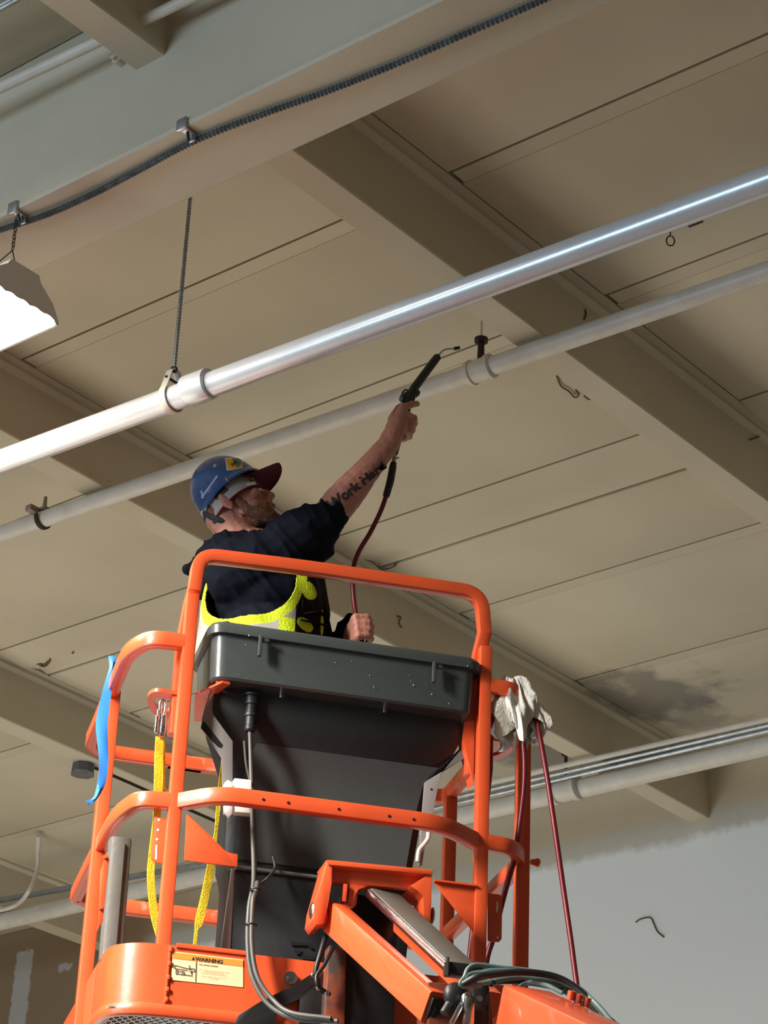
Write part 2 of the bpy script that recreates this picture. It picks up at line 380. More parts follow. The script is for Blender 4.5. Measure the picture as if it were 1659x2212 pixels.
# ---------------------------------------------------------------- pipes
def straight(name, p, q, zz, r, m, label, ext0=0, ext1=0, n=24):
    a, b = PZ(*p, zz), PZ(*q, zz); d = (b - a).normalized(); a -= d * ext0; b += d * ext1
    x = (a.x + b.x) / 2
    t = thing(name, label, 'pipe', (a.x, a.y, zz - r)); bm = nb(); cyl(bm, a, b, r, n); obj('pipe_run', bm, m, t); return t, a, b
# big bright pipe
ZP = 4.87
mp, ma, mb = straight('sprinkler_pipe', (0, 998), (1659, 390), ZP, .0353, MT['bright_p'], 'thick shiny grey pipe crossing the frame under the ceiling beam', .6, .8, 32)
md = (mb - ma).normalized()
pc = PZ(432, 836, ZP)
bm = nb(); tube(bm, [pc + md * s for s in (-.045, -.044, -.040, .030, .036, .037)], lambda i: (.0353, .043, .0445, .0445, .043, .0353)[i], 32); obj('coupling', bm, MT['bright_p'], mp)
# rod hanger of the big pipe
ph = PZ(370, 862, ZP); hz = V((0, 0, 1))
t = thing('pipe_hanger', 'long threaded rod with clevis clamp holding the thick shiny pipe', 'hanger', (ph.x, ph.y, ZP - .04))
bm = nb(); tube(bm, [ph + hz * s for s in (.088, .3, .5, ZC - ZP)], .0055, 10)
for k in range(80):
    z = .10 + k * .010; cyl(bm, ph + hz * z, ph + hz * (z + .004), .0068, 8)
obj('rod', bm, MT['galv'], t)
nx = md.cross(hz).normalized()
bm = nb(); loop = [ph + (nx * math.cos(a) + hz * math.sin(a)) * .0405 for a in [math.radians(q) for q in range(145, 396, 10)]]
loop = [ph + hz * .092 - nx * .006, ph + hz * .084 - nx * .016] + loop + [ph + hz * .084 + nx * .016, ph + hz * .092 + nx * .006]
bar(bm, loop, .024, .004, md, .001); obj('clevis', bm, MT['white_p'], t)
bm = nb(); cyl(bm, ph + hz * .088, ph + hz * .100, .010, 6); cyl(bm, ph + hz * .058 - nx * .03, ph + hz * .058 + nx * .03, .004, 8); obj('bolt', bm, MT['dark_steel'], t)
# smaller painted pipe
ZS = 5.505
t2, a2, b2 = straight('water_pipe', (0, 1154), (1659, 586), ZS, .031, MT['white_p'], 'thinner cream painted pipe crossing behind the worker and his raised hand', .6, .8)
sd = (b2 - a2).normalized(); sn = sd.cross(hz).normalized()
pq = PZ(1038, 799, ZS)
bm = nb(); tube(bm, [pq + sd * s for s in (-.05, -.045, -.03, -.028, .028, .03, .045, .05)], lambda i: (.034, .041, .042, .037, .037, .042, .041, .034)[i], 28)
obj('grooved_coupling', bm, MT['white_p'], t2)
t = thing('pipe_hanger', 'short rusty hanger with round plate at the white coupling by the nozzle', 'hanger', (pq.x, pq.y, ZS))
bm = nb(); cyl(bm, pq + hz * .035, pq + hz * .110, .012, 14, .010); obj('rod', bm, MT['rust'], t)
bm = nb(); cyl(bm, pq + hz * .110, pq + hz * (ZC - ZS), .003, 8); obj('thin_rod', bm, MT['beam'], t)
bm = nb(); cyl(bm, pq + hz * .104, pq + hz * .116, .022, 20); obj('round_plate', bm, MT['rust'], t)
# joist hanger at left
pj = PZ(93, 1121, ZS); zj = ZC - .255
t = thing('pipe_hanger', 'old iron strap hanger with split ring at far left on the thin pipe', 'hanger', (pj.x, pj.y, ZS - .04))
bm = nb(); loop = [pj + (sn * math.cos(a) + hz * math.sin(a)) * .037 for a in [math.radians(q) for q in range(80, 371, 10)]]
bar(bm, loop, .016, .006, sd, .002); obj('split_ring', bm, MT['rust'], t)
mm = mat('hanger_grey', (150, 130, 116), .6, var=.2)
bm = nb(); tube(bm, [pj + hz * s for s in (.035, .05, .09)], lambda i: (.012, .008, .006)[i], 10); cyl(bm, pj + hz * .05, (pj.x, pj.y, zj + .03), .006, 10); obj('rod', bm, mm, t)
jt = V((pj.x, pj.y, zj))
bm = nb(); box(bm, jt + V((0, .0, -.004)), (.04, .05, .008), None, .001); box(bm, jt + V((-.035, .02, -.012)), (.05, .03, .024), None, .003); obj('beam_clamp', bm, mm, t)
# small eye hook on the ceiling near upper right
e = PZ(1448, 500, ZC)
t = thing('eye_hook', 'small wire eye hook on the ceiling at upper right below the shiny pipe', 'hook', (e.x, e.y, ZC - .05))
bm = nb(); tube(bm, [V((e.x, e.y, ZC - .035)) + (V((.62, -.78, 0)) * math.cos(a) * .7 + hz * math.sin(a)) * .018 for a in [math.radians(q) for q in range(90, 440, 20)]], .0022, 8); cyl(bm, (e.x, e.y, ZC - .018), (e.x, e.y, ZC), .0022, 8)
obj('wire_loop', bm, MT['rust'], t)
bm = nb(); q = PZ(1502, 481, ZC); box(bm, q - hz * .003, (.012, .05, .006), None, .001); obj('dark_plate', bm, MT['rust'], t)
# conduit above the main beam (top left)
ZQ = 5.60
t, a3, b3 = straight('conduit', (0, 190), (400, 1), ZQ, .0155, MT['white_p'], 'painted conduit running along the top of the deep beam at upper left', .6, .8)
q = PZ(245, 66, ZQ); dd = (b3 - a3).normalized()
bm = nb(); cyl(bm, q - dd * .016, q + dd * .016, .021, 20); box(bm, q + hz * .03, (.02, .03, .07), None, .003); obj('strap', bm, MT['white_p'], t)
t, _, _ = straight('conduit', (0, 15), (42, -8), 5.72, .012, MT['galv'], 'thin metal conduit just clipped by the top left corner', .4, .4)
# two beam bolts
for k, (x, y, lb) in enumerate(((255, 126, 'left of two painted bolt heads on the upper beam edge'), (290, 109, 'right of two painted bolt heads on the upper beam edge'))):
    p = PX(x, y, 3.40); bm = nb(); cyl(bm, p + V((.02, 0, 0)), p - V((.020, 0, 0)), .013, 6); cyl(bm, p + V((.02, 0, 0)), p - V((.006, 0, 0)), .018, 16)
    tag(obj('bolt', bm, MT['beam']), lb, 'bolt', 'bolts on the beam')
# armoured flexible cable under the beam
cp = cat([PZ(x, y, zb - .012) for x, y in ((-90, 528), (0, 497), (100, 464), (200, 420), (300, 368), (418, 306), (560, 250), (700, 200), (840, 145), (1000, 76), (1165, 4), (1300, -60))], 34)
bm = nb(); tube(bm, [p for p in cp for _ in (0,)], lambda i: .0094 if i % 2 else .0058, 10)
tag(obj('armoured_cable', bm, MT['bx'], smooth=20), 'ribbed grey armoured cable running under the deep beam', 'cable')
def clip(x, y, label):
    p = PZ(x, y, zb); t = thing('beam_clip', label, 'clip', (p.x, p.y, zb - .03), 0, 'clips on the beam edge')
    bm = nb(); box(bm, (3.412, p.y, zb + .006), (.012, .034, .034), None, .002); box(bm, (3.432, p.y, zb - .004), (.05, .024, .006), None, .002)
    box(bm, (3.452, p.y - .0, zb - .014), (.008, .02, .02), None, .002); obj('clip_body', bm, MT['galv'], t)
    bm = nb(); cyl(bm, (3.432, p.y, zb - .004), (3.44, p.y, zb - .03), .004, 8); obj('screw', bm, MT['dark_steel'], t); return p
clip(40, 460, 'grey clip on the beam edge holding the lamp chain'); pcl = clip(420, 292, 'grey clip on the beam edge above the pipe rod, cable tied below')
# ---------------------------------------------------------------- strip lamp at left
LXc, LY0, LZ = 3.43, 4.19, 4.95
t = thing('strip_lamp', 'glowing white hooded ceiling lamp at the left edge, hung on a chain', 'lamp', (LXc, LY0 + .6, LZ))
bm = nb()
secs = [(-.137, 0), (-.137, .012), (-.11, .055), (-.06, .095), (-.05, .115), (.05, .115), (.06, .095), (.11, .055), (.137, .012), (.137, 0), (.13, 0), (.128, .010), (.10, .05), (-.10, .05), (-.128, .010), (-.13, 0)]
prism(bm, [(LXc + x, LY0 + .004, LZ + z) for x, z in secs], (0, 1.2, 0)); 
ends = [(-.137, 0), (-.137, .012), (-.11, .055), (-.06, .095), (-.05, .115), (.05, .115), (.06, .095), (.11, .055), (.137, .012), (.137, 0)]
nn = []
for k in range(20): nn.append((.12 - .24 * k / 19, .010 + .006 * abs(math.sin(k * .9))))
prism(bm, [(LXc + x, LY0, LZ + z) for x, z in ends + [(.13, 0)] + nn + [(-.13, 0)]], (0, .006, 0))
obj('hood', bm, MT['white_m'], t, 50)
bm = nb(); bx(bm, LXc - .126, LXc + .126, LY0 + .0065, LY0 + 1.2, LZ + .002, LZ + .020, .002); obj('diffuser', bm, MT['glow'], t)
bm = nb(); ch = V((3.437, 4.262, 0))
for k in range(9):
    c = V((3.437, 4.262, zb - .012 - k * .012)); ax = V((1, 0, 0)) if k % 2 else V((0, 1, 0))
    pts = [c + (ax * math.cos(a) * .0045 + hz * math.sin(a) * .0085) for a in [q * pi / 5 for q in range(11)]]; tube(bm, pts, .0014, 6)
obj('chain', bm, MT['dark_steel'], t)
bm = nb(); top = V((3.437, 4.262, zb - .115))
for sx in (-1, 1): tube(bm, [top, V((LXc + sx * .065, 4.27, LZ + .092)), V((LXc + sx * .115, 4.262, LZ + .055))], .0016, 6)
tube(bm, [V((LXc + .115, 4.262, LZ + .055)), V((LXc + .12, 4.225, LZ + .03)), V((LXc + .128, 4.20, LZ + .028))], .0016, 6)
obj('hanging_wire', bm, MT['dark_steel'], t)
la = area('strip_lamp_light', (LXc, LY0 + .6, LZ - .012), (LXc, LY0 + .6, 0), .24, 1.15, 48, (1.0, .86, .66)); la.parent = t; la.location = (0, 0, -.012)
# ---------------------------------------------------------------- pipes along the far wall
ZW = 5.49
t, wa, wb_ = straight('water_pipe', (0, 1992), (1659, 1609), ZW, .045, MT['white_p'], 'thick white pipe along the far wall at lower right, below darker conduits', 1, 1)
wd = (wb_ - wa).normalized(); wn = wd.cross(hz).normalized(); q = PZ(1222, 1706, ZW)
bm = nb(); tube(bm, [q + wd * s for s in (-.075, -.07, -.045, -.042, .042, .045, .07, .075)], lambda i: (.05, .058, .058, .05, .05, .058, .058, .05)[i], 28); obj('grooved_coupling', bm, MT['white_p'], t)
t = thing('pipe_hanger', 'black pear shaped hanger above the white pipe along the wall', 'hanger', (q.x, q.y, ZW + .04))
bm = nb(); tube(bm, [q + hz * .20 + (wd * math.cos(a) * .024 + hz * math.sin(a) * .036) for a in [k * pi / 8 for k in range(17)]], .006, 8); cyl(bm, q + hz * .05, q + hz * .165, .008, 10)
obj('ring', bm, MT['black'], t); bm = nb(); cyl(bm, q + hz * .235, q + hz * (ZC - ZW), .007, 8); cyl(bm, q + hz * (ZC - ZW - .008), q + hz * (ZC - ZW), .03, 14); obj('rod', bm, MT['black'], t)
for k, (y0, y1, r, m, lb) in enumerate(((1578, 1740, .012, 'galv', 'dark grey conduit directly above the thick white wall pipe'), (1566, 1727, .011, 'galv', 'middle grey conduit of the row above the white wall pipe'), (1553, 1713, .012, 'white_p', 'topmost pale conduit of the row above the white wall pipe'))):
    zz = (5.515, 5.52, 5.52)[k]
    a, b = PZ(960, y1, zz), PZ(1659, y0, zz); d = (b - a).normalized(); a -= d * (.35 if k < 2 else .3); b += d * 1.0
    tt = thing('conduit', lb, 'pipe', (a.x, a.y, zz)); bm = nb(); cyl(bm, a, b, r, 16); obj('pipe_run', bm, MT[m], tt)
t, _, _ = straight('conduit', (0, 1945), (430, 1868), 5.52, .016, MT['galv'], 'shiny metal conduit left of the lift near the far wall', .6, .1)
# junction box & flex tube at left
q = PZ(167, 1640, ZC - .255)
t = thing('junction_box', 'dark grey octagonal junction box under the joist at lower left', 'junction box', (q.x, q.y, ZC - .31))
q = V((6.92, 7.585, 0))
def octo(r, z): return [(q.x + r * math.cos(pi / 8 + k * pi / 4), q.y + r * math.sin(pi / 8 + k * pi / 4), z) for k in range(8)]
bm = nb(); ring_loft(bm, [octo(.052, ZC - .255), octo(.055, ZC - .30)]); obj('box_body', bm, MT['box_grey'], t, 20)
bm = nb(); ring_loft(bm, [octo(.057, ZC - .30), octo(.057, ZC - .304)]); obj('cover_plate', bm, MT['galv'], t, 20)
bm = nb(); tube(bm, [V((6.97, 7.56, ZC - .262)), V((7.2, 7.56, ZC - .262)), V((7.6, 7.57, ZC - .262)), V((8.2, 7.57, ZC - .262))], .006, 8)
tag(obj('cable', bm, MT['rust']), 'thin dark cable leaving the junction box along the joist', 'cable')
zf = ZC - .03
bm = nb(); pth = cat([PZ(84, 1805, zf), PZ(82, 1840, zf - .06), PZ(80, 1880, zf - .16), PZ(62, 1925, 5.46), PZ(35, 1955, 5.44), PZ(-10, 1968, 5.42), PZ(-60, 1968, 5.42)], 8)
tube(bm, pth, lambda i: .011 if i > 6 else .015, 12); tag(obj('flexible_conduit', bm, MT['white_p']), 'pale flexible conduit drooping from the ceiling at the lower left edge', 'cable')

# ================================================================= THE LIFT
ZF = 3.20
lift = thing('boom_lift', 'orange boom lift work platform with grey control console and hoop guardrail', 'boom lift', L(.4, .4, 0) + Z * 3.05, TH)
O = MT['orange']
T = .036
def P3(u, v, z): return L(u, v, z)
# posts
def post(name, u, v, z0, z1, w_=T): 
    bm = nb(); bar(bm, [L(u, v, z0), L(u, v, z1)], w_, w_, U, .004); return obj(name, bm, O, lift)
post('post', 0.0, 0.0, 3.19, 4.312, .034); post('post', .815, 0.0, 3.19, 4.285, .034)
post('post', -.135, .40, 3.19, 4.175); post('post', .955, .085, 3.19, 4.17); post('post', .955, .80, 3.19, 4.17)
# hoop
hp = [L(-.008, .05, 3.93), L(-.008, .05, 4.20)] + [L(0.0, .03, 4.30)] + fil([L(0.003, 0.0, 4.33), L(.008, 0, 4.435), L(.30, 0, 4.445), L(.80, 0, 4.448), L(.812, 0, 4.33)], .10, 9) + [L(.808, .03, 4.28), L(.80, .055, 4.18), L(.80, .055, 3.93)]
bm = nb(); bar(bm, hp, T, T, W, .006); obj('top_hoop', bm, O, lift, 30)
# U rail at elbow height, split at the front
def rail(name, pts, r, ref=Z, wz=.042, wy=.034, m=O):
    bm = nb(); bar(bm, fil(pts, r, 9), wz, wy, ref, .006); return obj(name, bm, m, lift, 30)
z1 = 4.172
rail('upper_rail', [L(-.012, 0, z1), L(-.10, .0, z1), L(-.142, .10, z1), L(-.142, .40, z1), L(-.142, .60, z1)], .10)
bm = nb(); bar(bm, fil([L(-.142, .60, z1), L(-.142, .845, z1), L(.2, .85, z1)], .10, 9), .042, .034, Z, .008); obj('upper_rail', bm, O, lift, 30)
rail('back_rail', [L(.1, .85, z1), L(.90, .85, z1), L(.955, .84, z1), L(.955, .62, z1)], .06, m=MT['worn_orange'])
bpy.data.objects['back_rail']['label'] = 'scraped back rail with worn paint'
rail('upper_rail', [L(.825, 0, z1), L(.90, 0, z1), L(.955, .07, z1), L(.955, .62, z1)], .07)
zm = 3.728
rail('middle_rail', [L(-.012, 0, zm), L(-.09, .01, zm), L(-.125, .15, zm), L(-.13, .50, zm), L(-.13, .84, zm)], .12)
rail('middle_rail', [L(.014, -.008, zm), L(.10, -.082, zm + .005), L(.68, -.082, zm + .005), L(.80, .0, zm)], .14)
rail('middle_rail', [L(.825, .0, zm), L(.90, .01, zm), L(.965, .10, zm), L(.955, .84, zm)], .09)
rail('back_rail', [L(-.13, .84, zm), L(-.06, .90, zm), L(.90, .90, zm), L(.955, .84, zm)], .06, m=MT['worn_orange'])
bm = nb()
for x, y in ((569, 1727), (623, 1734), (732, 1748), (841, 1763), (894, 1770)):
    p = F(x, y, -.100); cyl(bm, p + W * .004, p - W * .0005, .0038, 10)
obj('rail_hole', bm, MT['black'], lift)['kind'] = 'stuff'
bm = nb(); tube(bm, [L(.985, .10, zm), L(1.005, .10, zm), L(1.01, .10, zm)], lambda i: (.007, .013, .009)[i], 12); obj('bolt', bm, O, lift)
# lanyard anchor rings
def ringplate(out, inn, z, name='lanyard_ring'):
    bm = nb(); n = len(out)
    a = [bm.verts.new(p) for p in out]; b = [bm.verts.new(p) for p in inn]; c = [bm.verts.new(p - Z * .010) for p in out]; d = [bm.verts.new(p - Z * .010) for p in inn]
    for i in range(n):
        j = (i + 1) % n
        bm.faces.new((a[i], a[j], b[j], b[i])); bm.faces.new((c[i], c[j], d[j], d[i])); bm.faces.new((a[i], a[j], c[j], c[i])); bm.faces.new((b[i], b[j], d[j], d[i]))
    return obj(name, bm, O, lift, 40)
zr = 4.045
def ringpts(poly, z, n=36):
    P = cat([PZ(x, y, z) for x, y in poly + poly[:1]], 8); c = sum(P[:-1], V()) / (len(P) - 1)
    out = []
    for k in range(n):
        t = k / n * (len(P) - 1); i = int(t); out.append(P[i].lerp(P[i + 1], t - i))
    return out
ringplate(ringpts([(408, 1496), (372, 1491), (340, 1486), (322, 1494), (319, 1511), (330, 1532), (352, 1543), (392, 1552), (404, 1548)], zr), ringpts([(376, 1507), (362, 1502), (348, 1501), (338, 1503), (333, 1510), (339, 1521), (352, 1530), (367, 1528), (374, 1518)], zr), zr)
zr2 = 4.06
ringplate(ringpts([(1054, 1590), (1075, 1594), (1095, 1598), (1108, 1610), (1100, 1622), (1080, 1632), (1060, 1640), (1050, 1640), (1050, 1610)], zr2), ringpts([(1056, 1604), (1068, 1602), (1082, 1604), (1092, 1607), (1093, 1612), (1084, 1619), (1070, 1625), (1056, 1625), (1053, 1612)], zr2), zr2)
# brackets to the console
bm = nb(); prism(bm, [PZ(x, y, 4.065) for x, y in ((421, 1497), (450, 1484), (480, 1470), (497, 1474), (486, 1482), (462, 1500), (440, 1556), (419, 1553))], -Z * .006); 
prism(bm, [PZ(x, y, 4.075) for x, y in ((466, 1470), (496, 1472), (494, 1478), (468, 1477))], -Z * .006); obj('console_bracket', bm, O, lift)
bm = nb(); prism(bm, [F(x, y, .03) for x, y in ((985, 1546), (1010, 1549), (1010, 1553), (985, 1550))], W * .05); prism(bm, [L(.775, .03, 4.12), L(.80, .03, 4.12), L(.80, .03, 3.9), L(.77, .03, 4.02)], W * .05); obj('console_bracket', bm, O, lift)
# triangular gussets and slotted plates
bm = nb(); prism(bm, [F(x, y, -.012) for x, y in ((403, 1759), (407, 1759), (455, 1806), (484, 1836), (492, 1842), (514, 1845), (513, 1873), (398, 1858))], W * .006, .0015); obj('gusset_plate', bm, O, lift)
bm = nb(); prism(bm, [F(x, y, -.012) for x, y in ((936, 1904), (1027, 1915), (1029, 2018), (1022, 2012))], W * .006, .0015); prism(bm, [F(x, y, -.012) for x, y in ((936, 1902), (1027, 1913), (1027, 1917), (936, 1906))], -W * .012); obj('gusset_plate', bm, O, lift)
def slot_plate(pts, holes, v):
    bm = nb(); prism(bm, [F(x, y, v) for x, y in pts], W * .005, .001); o = obj('slotted_plate', bm, O, lift)
    return o
slot_plate([(334, 1764), (372, 1770), (368, 1868), (334, 1862), (327, 1856), (331, 1790)], None, .012)
slot_plate([(1054, 1929), (1080, 1932), (1085, 1938), (1084, 2028), (1078, 2035), (1054, 2032)], None, .012)
MT['thru'] = mat('pale_plate_slot', (222, 214, 190), .6)
bm = nb()
for x, y in ((343, 1771), (341, 1793), (339, 1813), (1075, 2025)):
    p = F(x, y, .012); cyl(bm, p + W * .006, p - W * .001, .0035, 12); obj('plate_hole', bm, MT['thru'], lift); bm = nb()
prism(bm, [F(x, y, .011) for x, y in ((336, 1825), (340, 1825), (339, 1857), (335, 1856))], W * .006); obj('plate_slot', bm, MT['thru'], lift); bm = nb(); prism(bm, [F(x, y, .011) for x, y in ((1073, 1946), (1077, 1950), (1077, 1962), (1074, 1972), (1071, 1968))], W * .006)
obj('plate_slot', bm, MT['thru'], lift)
# ---- toe board wrapped round the platform, base tube, mesh floor
foot = [L(.93, .86, 0), L(.965, .80, 0), L(.965, .10, 0), L(.93, .0, 0), L(.80, -.022, 0), L(.03, -.022, 0), L(-.06, -.015, 0), L(-.118, .03, 0), L(-.128, .12, 0), L(-.128, .84, 0), L(-.11, .92, 0)]
ft = fil(foot, .06, 6)
def wallstrip(name, path, z0, z1, th=.004, m=O, sm=40):
    bm = nb(); fr = frames(path, Z)
    ring_loft(bm, [[p + b * th + Z * z0, p + b * th + Z * z1, p - b * th + Z * z1, p - b * th + Z * z0] for p, t, a, b in fr]); return obj(name, bm, m, lift, sm)
wallstrip('toe_board', ft, 3.195, 3.348)
bm = nb(); bar(bm, [p + Z * 3.183 for p in ft], .034, .03, Z, .012); obj('base_rail', bm, O, lift, 30)
# welded seam + corner plate on the toe board
bm = nb(); p1, p2 = L(.015, -.028, 3.345), L(.012, -.028, 3.20); bar(bm, [p1, p2], .004, .006, W, .001)
for zz in (3.335, 3.30, 3.265, 3.235, 3.21): box(bm, L(.016, -.03, zz), (.008, .006, .012), LX, .002)
obj('weld_seam', bm, O, lift)
bm = nb(); bar(bm, [L(.03, -.028, 3.348), L(.215, -.028, 3.348)], .012, .006, Z, .002); obj('toe_board_lip', bm, O, lift)
# expanded metal deck
bm = nb(); du, dv = .030, .018; z0 = 3.185
u = -.13
lines = []
for k in range(-40, 90):
    for sg in (1, -1):
        pts = []
        for s in (0, 1):
            pass
        u0 = -.13 + k * .022; a = (u0, 0.0); b_ = (u0 + sg * .85 * .6, .85)
        def clipu(a, b):
            (ax, ay), (bx_, by) = a, b; t0, t1 = 0, 1; dx = bx_ - ax
            for lo, s in ((-.12, 1), (.94, -1)):
                if abs(dx) < 1e-9: continue
                t = (lo - ax) / dx
                if dx * s > 0: t0 = max(t0, t)
                else: t1 = min(t1, t)
            if t0 >= t1: return None
            return (ax + dx * t0, ay + (by - ay) * t0), (ax + dx * t1, ay + (by - ay) * t1)
        c = clipu(a, b_)
        if c: lines.append(c)
for a, b_ in lines:
    p, q = L(a[0], a[1], z0), L(b_[0], b_[1], z0); t = (q - p).normalized(); s = t.cross(Z) * .0016
    prism(bm, [p - s, q - s, q + s, p + s], Z * .004)
obj('mesh_deck', bm, MT['galv'], lift, 20)
bm = nb()
for uu in (.2, .5, .8): bar(bm, [L(uu, 0, 3.176), L(uu, .85, 3.176)], .03, .03, Z, .003)
obj('deck_beam', bm, O, lift)
# ---- warning label
sg = []
def onplane(x, y, v=-.0265): return F(x, y, v)
bm = nb(); prism(bm, [onplane(x, y) for x, y in ((373, 2055), (525, 2073), (525, 2133), (370, 2117))], -W * .001); lab = obj('warning_label', bm, MT['sign_w'], lift); lab['label'] = 'cream and orange warning label'
def child(name, bm, m, par): return obj(name, bm, m, par, 30)
bm = nb(); prism(bm, [onplane(x, y, -.0277) for x, y in ((374, 2057), (525, 2075), (525, 2088), (373, 2070))], -W * .0006); child('label_header', bm, MT['sign_o'], lab)
lx = (onplane(525, 2075) - onplane(374, 2057)).normalized(); ly = Z
def placetext(body, size, x, y, v=-.0286, off=0, sx=1.0, par=lab, m=MT['ink'], xa=None, ya=None):
    b = textmesh(body, size, off); c = F(x, y, v); A = xa or lx; Bv = ya or ly
    for q in b.verts: q.co = c + A * (q.co.x * sx) + Bv * q.co.y
    return child('lettering', b, m, par)
placetext('WARNING', .0125, 452, 2075, off=.0006, sx=1.15)
bm = nb(); prism(bm, [onplane(x, y, -.0284) for x, y in ((414, 2073.5), (421, 2073.5), (418, 2066.5))], -W * .0004); child('warning_triangle', bm, MT['ink'], lab)
placetext('UNGUARDED HAZARDS', .0044, 450, 2083.5 + 2, off=.0001)
placetext('• Do not operate machine near people or objects\n  below the platform at any time.\n• Keep clear of moving parts and structure.\n\nFailure to comply could result in serious\ninjury or death.', .0038, 462, 2106, m=MT['inkb'])
bm = nb()
def ln(a, b_, wd=.0006):
    p, q = onplane(*a, -.0286), onplane(*b_, -.0286); t = (q - p).normalized(); s = t.cross(W) * wd; prism(bm, [p - s, q - s, q + s, p + s], -W * .0003)
for a, b_ in (((424, 2077), (422, 2121)), ((377, 2085), (415, 2095)), ((377, 2092), (405, 2096)), ((377, 2085), (377, 2092)), ((408, 2092), (420, 2093)), ((420, 2093), (420, 2099)), ((420, 2099), (408, 2098)), ((380, 2095), (384, 2095.5)), ((384, 2095.5), (384, 2104)), ((380, 2095), (380, 2104)), ((380, 2104), (384, 2104)), ((386, 2098), (394, 2099)), ((394, 2098), (398, 2099)), ((398, 2099), (398, 2107)), ((394, 2098), (394, 2106)), ((385, 2104), (416, 2108)), ((409, 2085), (409, 2091)), ((413, 2098), (414, 2106)), ((411, 2100), (416, 2101))): ln(a, b_, .0007)
child('pictogram', bm, MT['ink'], lab)
# ---- console: lidded box
CB0, CB1 = 4.075, 4.205; cu0, cu1, cv0, cv1 = .060, .785, -.035, .235
def rrect(u0, u1, v0, v1, r, z, n=5):
    out = []
    for (cx, cy, a0) in ((u1 - r, v1 - r, 0), (u0 + r, v1 - r, 90), (u0 + r, v0 + r, 180), (u1 - r, v0 + r, 270)):
        for k in range(n + 1):
            a = math.radians(a0 + 90 * k / n); out.append(L(cx + r * math.cos(a), cy + r * math.sin(a), z))
    return out
bm = nb(); ring_loft(bm, [rrect(cu0 + .012, cu1 - .012, cv0 + .012, cv1 - .012, .03, CB0), rrect(cu0 + .006, cu1 - .006, cv0 + .006, cv1 - .006, .034, CB0 + .006), rrect(cu0, cu1, cv0, cv1, .036, CB1)])
obj('control_box', bm, MT['grey_pl'], lift, 40)
bm = nb(); ring_loft(bm, [rrect(cu0 - .012, cu1 + .012, cv0 - .012, cv1 + .012, .04, CB1 - .006), rrect(cu0 - .014, cu1 + .014, cv0 - .014, cv1 + .014, .04, CB1 + .016), rrect(cu0 - .008, cu1 + .008, cv0 - .008, cv1 + .008, .04, CB1 + .026), rrect(cu0 + .01, cu1 - .01, cv0 + .01, cv1 - .01, .03, CB1 + .03)])
obj('console_lid', bm, MT['grey_pl'], lift, 40)
for x, y in ((562, 1383), (937, 1440)):
    p = F(x, y, cv0 - .016); bm = nb(); box(bm, p - W * .004 - Z * .018, (.009, .014, .060), LX, .002); box(bm, p + U * .014 - W * .002, (.020, .010, .010), LX, .002); obj('lid_latch', bm, MT['grey_pl'], lift)
bm = nb(); p = F(479, 1350, .12); cyl(bm, L(.10, .02, CB1 + .028), L(.10, .02, CB1 + .046), .018, 20, .014); cyl(bm, L(.10, .02, CB1 + .04), L(.10, .02, CB1 + .052), .012, 16); obj('stop_button', bm, MT['black'], lift)
# white paint specks on the console
bm = nb(); random.seed(11)
for k in range(15):
    uu = random.uniform(cu0 + .03, cu1 - .03); zz = random.uniform(CB0 + .01, CB1 + .02); r = random.choice((.0008, .0011, .0018)); vv = cv0 if zz < CB1 - .01 else cv0 - .0145
    vv = cv0 + .001 if zz < CB1 - .01 else cv0 - .0135
    ell(bm, L(uu, vv - .0005, zz), (r, .0008, r * random.uniform(.7, 1.4)), LX, 6)
obj('paint_specks', bm, MT['white_m'], lift)['kind'] = 'stuff'
# rubber feet / screws under the box
for x, y in ((608, 1497), (831, 1530), (810, 1533)):
    bm = nb(); p = PZ(x, y, CB0); cyl(bm, p, p - Z * .014, .006 if x != 810 else .004, 10); obj('screw', bm, MT['steel'], lift)
# funnel shaped shroud: wide under the box, narrow neck, panel below
def row(z, u0, u1, v): return [L(u0, v, z), L(u0 + .03, v - .012, z), L((u0 + u1) / 2, v - .014, z), L(u1 - .03, v - .012, z), L(u1, v, z), L(u1, v + .12, z), L(u0, v + .12, z)]
bm = nb(); ring_loft(bm, [row(CB0 + .002, .085, .765, .04), row(4.02, .085, .765, .05), row(3.985, .10, .75, .07), row(3.90, .15, .70, .12), row(3.83, .16, .69, .14), row(3.64, .165, .665, .15), row(3.60, .165, .665, .10), row(3.57, .17, .66, .095), row(3.42, .17, .65, .10), row(3.19, .17, .64, .10)])
obj('shroud', bm, MT['dark_pl'], lift, 40)  # dark colour carries the shade cast by the box above
# lit front of the shroud: its light painted as a paler grey sheet
bm = nb(); prv = None
for z_, v_, u0_, u1_ in ((3.95, .076, .215, .715), (3.90, .103, .195, .680), (3.83, .123, .19, .668), (3.645, .133, .19, .645)):
    r_ = [bm.verts.new(L(u0_ + (u1_ - u0_) * k / 6, v_, z_)) for k in range(7)]
    if prv: [bm.faces.new((prv[k], prv[k + 1], r_[k + 1], r_[k])) for k in range(6)]
    prv = r_
bmesh.ops.solidify(bm, geom=list(bm.faces), thickness=.003); obj('shroud_lit_face', bm, MT['shroud'], lift)
bm = nb(); bar(bm, [L(.185, .085, 3.605), L(.655, .085, 3.605)], .010, .020, Z, .004); obj('shroud_rib', bm, MT['shroud'], lift)
